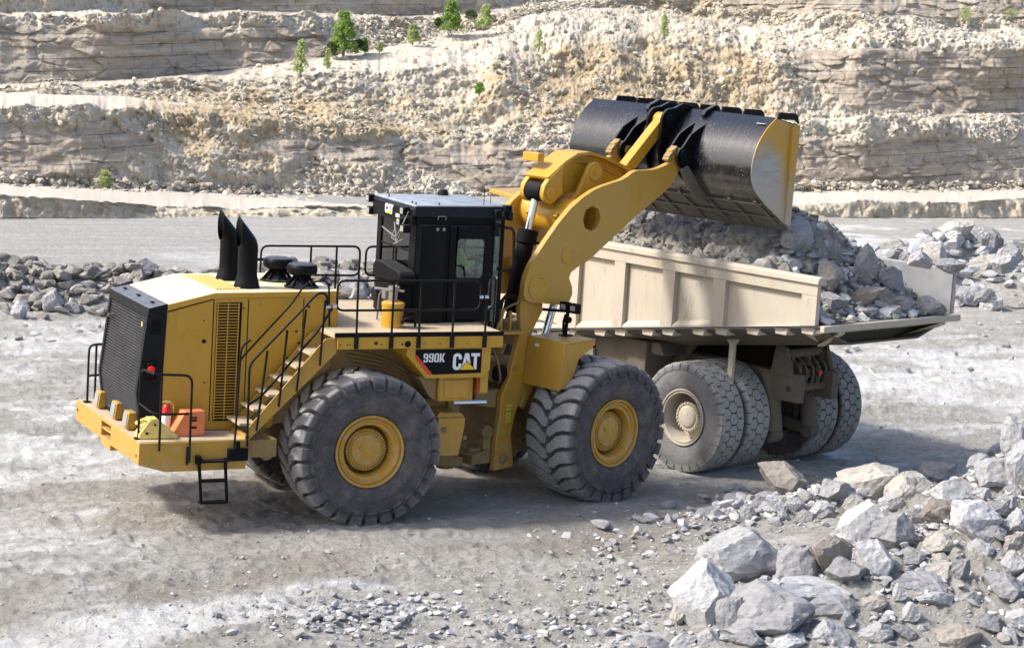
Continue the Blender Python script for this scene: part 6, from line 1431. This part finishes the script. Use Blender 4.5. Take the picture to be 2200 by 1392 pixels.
# chassis
mb = MB().box(-1.6, 7.6, -.62, -.42, 1.5, 2.05).box(-1.6, 7.6, .42, .62, 1.5, 2.05).cyl((-1.35, -.62, 1.75), (-1.35, .62, 1.75), .08, 16).box(2.7, 3.0, -.42, .42, 1.5, 2.05)
mb.prism([(-1.45, 2.0), (-1.25, 2.55), (-1.0, 2.6), (-.9, 2.0)], -.66, -.56).prism([(-1.45, 2.0), (-1.25, 2.55), (-1.0, 2.6), (-.9, 2.0)], .56, .66).cyl((-1.15, -.7, 2.4), (-1.15, .7, 2.4), .09, 14)
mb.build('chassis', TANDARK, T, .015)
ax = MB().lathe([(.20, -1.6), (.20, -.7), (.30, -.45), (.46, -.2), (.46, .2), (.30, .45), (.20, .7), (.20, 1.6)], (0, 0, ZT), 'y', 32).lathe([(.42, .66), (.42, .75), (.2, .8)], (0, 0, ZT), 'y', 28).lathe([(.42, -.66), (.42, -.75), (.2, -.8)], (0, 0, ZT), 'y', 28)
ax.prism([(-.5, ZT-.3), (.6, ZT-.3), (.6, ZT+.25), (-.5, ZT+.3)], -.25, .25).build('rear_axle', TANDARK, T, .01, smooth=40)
for s in (-1, 1):
    sp_ = MB().cyl((-.75, s*.55, 2.0), (-.92, s*.55, 1.35), .14, 24).cyl((-.90, s*.55, 1.50), (-1.02, s*.55, .85), .17, 24).cyl((-1.02, s*.43, .78), (-1.02, s*.67, .78), .15, 20).prism([(-1.1, .70), (-.2, .75), (-.2, 1.0), (-.95, .92)], s*.55-.1, s*.55+.1)
    sp_.build('suspension_cylinder', TANDARK, T, .01, smooth=40)
    MB().cyl((1.9, s*.72, 1.35), (.9, s*.72, 2.55), .13, 20).box(.75, 1.0, s*.72-.12, s*.72+.12, 2.45, 2.75).build('hoist_cylinder', TANDARK, T, .01, smooth=40)
    e = MB().prism([(-.85, 2.92), (-.30, 2.84), (-.42, 2.62), (-.50, 2.55), (-.62, 2.55), (-.68, 2.62)], s*1.43-.03, s*1.43+.03).box(-.62, -.50, s*1.43-.04, s*1.43+.04, 1.70, 2.62)
    e.build('rock_ejector', TAN, bd, .008)
mb = MB()
for k in range(5): mb.tube(bend([(-1.0, -.5+.2*k, 2.4), (-1.45, -.45+.2*k, 2.1), (-1.30, -.4+.18*k, 1.6), (-.8, -.3+.15*k, 1.4)], .2), .03, 7)
for k in range(9): x_ = -1.1-.05*(k*7 % 5); mb.box(x_-.08, x_+.06, -.46+.10*k, -.39+.10*k, 1.7+.11*(k*3 % 5), 1.83+.13*(k*3 % 5))
mb.build('hydraulic_valves', TANDARK, T, .006)
link('dirt_caked_guard', (lambda g: np_mesh('dirt_caked_guard', g[0]*np.array([.48, .34, .34])+np.array([-.85, -.72, 2.28])+.03*np.sin(g[0]*19), g[1], None))(rock_geo(77, 4, 6, .16)), DIRTBROWN, T, smooth=50)
MB().lathe([(.07, -.1), (.09, 0), (.09, .1), (.06, .14), (0, .15)], (-1.3, .18, 1.75), 'x', 18).build('reverse_lamp', LAMP, T, smooth=40)
MB().box(-1.50, -1.46, -.20, -.12, 2.0, 2.08).build('tail_light', REDP, T)
MB().box(-.6, 1.9, -.40, .40, 2.06, 2.62).build('shade_filler', DARK, T)  # dark box added to stand in for shade between bed and chassis
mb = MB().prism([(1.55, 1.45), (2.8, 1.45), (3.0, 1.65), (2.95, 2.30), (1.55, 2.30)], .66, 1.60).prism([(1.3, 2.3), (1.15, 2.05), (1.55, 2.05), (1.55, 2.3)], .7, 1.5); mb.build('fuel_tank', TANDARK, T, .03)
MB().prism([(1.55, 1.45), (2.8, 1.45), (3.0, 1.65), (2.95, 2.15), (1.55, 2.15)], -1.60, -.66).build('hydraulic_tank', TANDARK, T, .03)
MB().prism([(2.95, 1.4), (3.9, 1.5), (3.9, 1.9), (2.95, 1.95)], 1.62, 1.68).build('mud_flap', TAN, T); MB().prism([(3.2, 2.2), (3.6, 2.45), (5.6, 2.45), (5.9, 2.1), (5.9, 2.05), (5.55, 2.38), (3.65, 2.38), (3.25, 2.15)], 1.2, 2.1).build('fender', TAN, T, .01); mb = MB().prism([(3.2, 2.2), (3.6, 2.45), (5.6, 2.45), (5.9, 2.1), (5.9, 2.05), (5.55, 2.38), (3.65, 2.38), (3.25, 2.15)], -2.1, -1.2)
mb.build('fender', TAN, T, .01)
MB().box(5.3, 7.8, -2.0, 2.0, 2.45, 2.55).box(5.9, 7.8, -1.0, 1.0, 1.5, 2.45).box(7.7, 7.9, -1.9, 1.9, .9, 1.5).build('front_deck', TAN, T, .02)
mb = MB().box(5.2, 6.8, .3, 1.9, 2.55, 4.35); mb.build('cab', TAN, T, .06); MB().box(5.4, 6.6, 1.895, 1.91, 3.4, 4.2).box(6.795, 6.81, .45, 1.75, 3.4, 4.2).build('window', DGLASS, T)

# load of rock in the bed (local to the truck)
nx, ny = 230, 150
lx = np.linspace(-3.15, 4.66, nx); ly = np.linspace(-1.96, 1.96, ny); LX, LY_ = np.meshgrid(lx, ly, indexing='ij')
def load_h(X, Y, det=True):
    base = 4.05-.0*X; base = np.where(X < -1.45, 4.05+(X+1.45)*.52, base); base = base-.10*np.abs(Y)/1.9
    h = base+1.0*np.exp(-((X+.45)/1.35)**2-((Y+.15)/1.45)**2)+.55*np.exp(-((X-2.4)/1.7)**2-(Y/1.3)**2)
    if det:
        p = np.stack([X, Y, 0*X], -1); b1, b2, c = worley(p*3.2, 300); d1, d2, e = worley(p*7.5, 310)
        h = h+.20*(b2-b1)*c*2+.085*(d2-d1)+.10*fbm(p*1.5, 4, 320, .6)
    return np.maximum(h, 3.33-(X+3.1)*.1555+.01)
LZ = load_h(LX, LY_)
me = np_mesh('rubble', np.stack([LX, LY_, LZ], -1).reshape(-1, 3), grid_faces(nx, ny), RUBBLED, False)
p = np.stack([LX, LY_, 0*LX], -1); _, _, cc = worley(p*7.5, 310); a = me.attributes.new('shade', 'FLOAT', 'POINT'); a.data.foreach_set('value', (.1+.6*cc).astype(np.float32).ravel())
lo = bpy.data.objects.new('rubble', me); COL.objects.link(lo); lo.location = T.location; lo.rotation_euler = T.rotation_euler; tag(lo, 'dark broken rock and soil heaped in the dump truck bed', 'rubble', kind='stuff')
def to_world(x, y, z):
    c, s = cos(radians(108)), sin(radians(108)); return np.array([9.795+x*c-y*s, 1.704+x*s+y*c, z])
for nm, n, mt, xr, szr in (('rubble', 1500, RUBBLED, (-3.0, 4.4), (.05, .28)), ('rubble', 260, RUBBLE, (-3.1, -1.2), (.08, .34))):
    X = RNG.uniform(*xr, n); Y = RNG.uniform(-1.85, 1.88, n); S = szr[0]+(szr[1]-szr[0])*RNG.uniform(size=n)**2.2; Z = load_h(X, Y, False)+.03
    c, s = cos(radians(108)), sin(radians(108)); W = np.stack([9.795+X*c-Y*s, 1.704+X*s+Y*c, Z+S*.12], -1)
    rubble(nm, W, S, mt, .9, 'loose dark stones covering the load in the dump truck bed' if mt is RUBBLED else 'pale loose stones spilling over the tail of the dump truck bed')
def load_rock(x, y, dz_, sz, mt, lab, k=None, rot=None, grp=None):
    z = float(load_h(np.array([x]), np.array([y]), False)[0]); return rock(to_world(x, y, z+dz_), sz, mt, lab, grp, rot=rot, k=k, name='boulder' if lab and max(sz) > .55 else 'rock', cat='boulder' if max(sz) > .55 else 'rock')
load_rock(-1.30, .70, .22, (.95, .75, .80), ROCKG, 'big olive grey block lying beside the bucket tip on top of the truck load', 3, (.3, .2, .6))
load_rock(-2.25, -.35, .52, (.66, .50, .95), ROCKG, 'tall pointed boulder sticking up highest at the back of the truck load', 5, (0, .1, 1.0))
load_rock(-2.10, .55, .20, (.70, .55, .75), ROCKB, 'grey upright slab in the truck load below the tall pointed boulder', 7)
load_rock(-2.55, .10, .12, (1.15, .42, .40), ROCKB, 'long dark rock sliding down the back of the truck load', 2, (.1, .5, 2.2))
load_rock(-2.15, 1.35, .10, (.55, .4, .3), ROCK, 'bright flat rock among the load near the tan side wall', 9)
load_rock(-2.75, 1.55, .12, (.42, .38, .30), ROCK, 'small white rock at the near rear corner of the truck load', 10)
load_rock(-2.95, -.15, .10, (.55, .45, .32), ROCK, 'whitish rock at the middle of the bed tail', 4)
load_rock(-2.45, .95, .10, (.75, .5, .42), ROCKG, 'broad grey rock near the front of the spilling tail load', 1)
load_rock(-2.75, -.9, .15, (.95, .6, .45), ROCKG, 'long bluish slab lying toward the far side of the bed tail', 6)
load_rock(-3.0, -1.45, .14, (.85, .5, .5), ROCKG, 'grey boulder farthest right in the bed against the far side wall', 8)
load_rock(-2.2, -1.2, .18, (.7, .6, .6), ROCKG, 'grey block leaning on the inner far side wall of the bed', 11)
load_rock(2.95, .6, .25, (.5, .4, .7), ROCK, 'pale leaning slab at the front of the load under the lift arm', 12)
for k in range(46):
    x = random.uniform(-3.0, -1.1) if k < 30 else random.uniform(-.9, 3.6); y = random.uniform(-1.75, 1.7); s = random.uniform(.18, .42)
    load_rock(x, y, .04, (s, s*.8, s*.65), random.choice([ROCKG, ROCKB, ROCKG, ROCK]) if k < 30 else ROCKB, 'small grey chunk lying in the load of the dump truck', grp='chunks in the truck load')

# ================================================================== LIGHT
w = bpy.data.worlds.new('World'); scene.world = w; w.use_nodes = True; nt = w.node_tree
S = Vector((-1.0, .24, 1.0)).normalized(); elv = math.asin(S.z); azm = math.atan2(S.x, S.y)
sky = nt.nodes.new('ShaderNodeTexSky'); sky.sky_type = 'NISHITA'; sky.sun_disc = False; sky.sun_elevation = elv; sky.sun_rotation = azm; sky.dust_density = 3.5; sky.air_density = 1.0; sky.ozone_density = 1.0
bg = nt.nodes['Background']; nt.links.new(sky.outputs[0], bg.inputs[0]); bg.inputs[1].default_value = .15
sun = bpy.data.lights.new('sun', 'SUN'); sun.energy = 3.05; sun.angle = radians(6); sun.color = (1.0, .95, .87)
so = bpy.data.objects.new('sun', sun); COL.objects.link(so); so.rotation_euler = S.to_track_quat('Z', 'Y').to_euler(); so.location = (0, 0, 40)
scene.view_settings.view_transform = 'Standard'; scene.view_settings.look = 'None'; scene.view_settings.gamma = 1; scene.view_settings.exposure = .72
scene.render.engine = 'CYCLES'
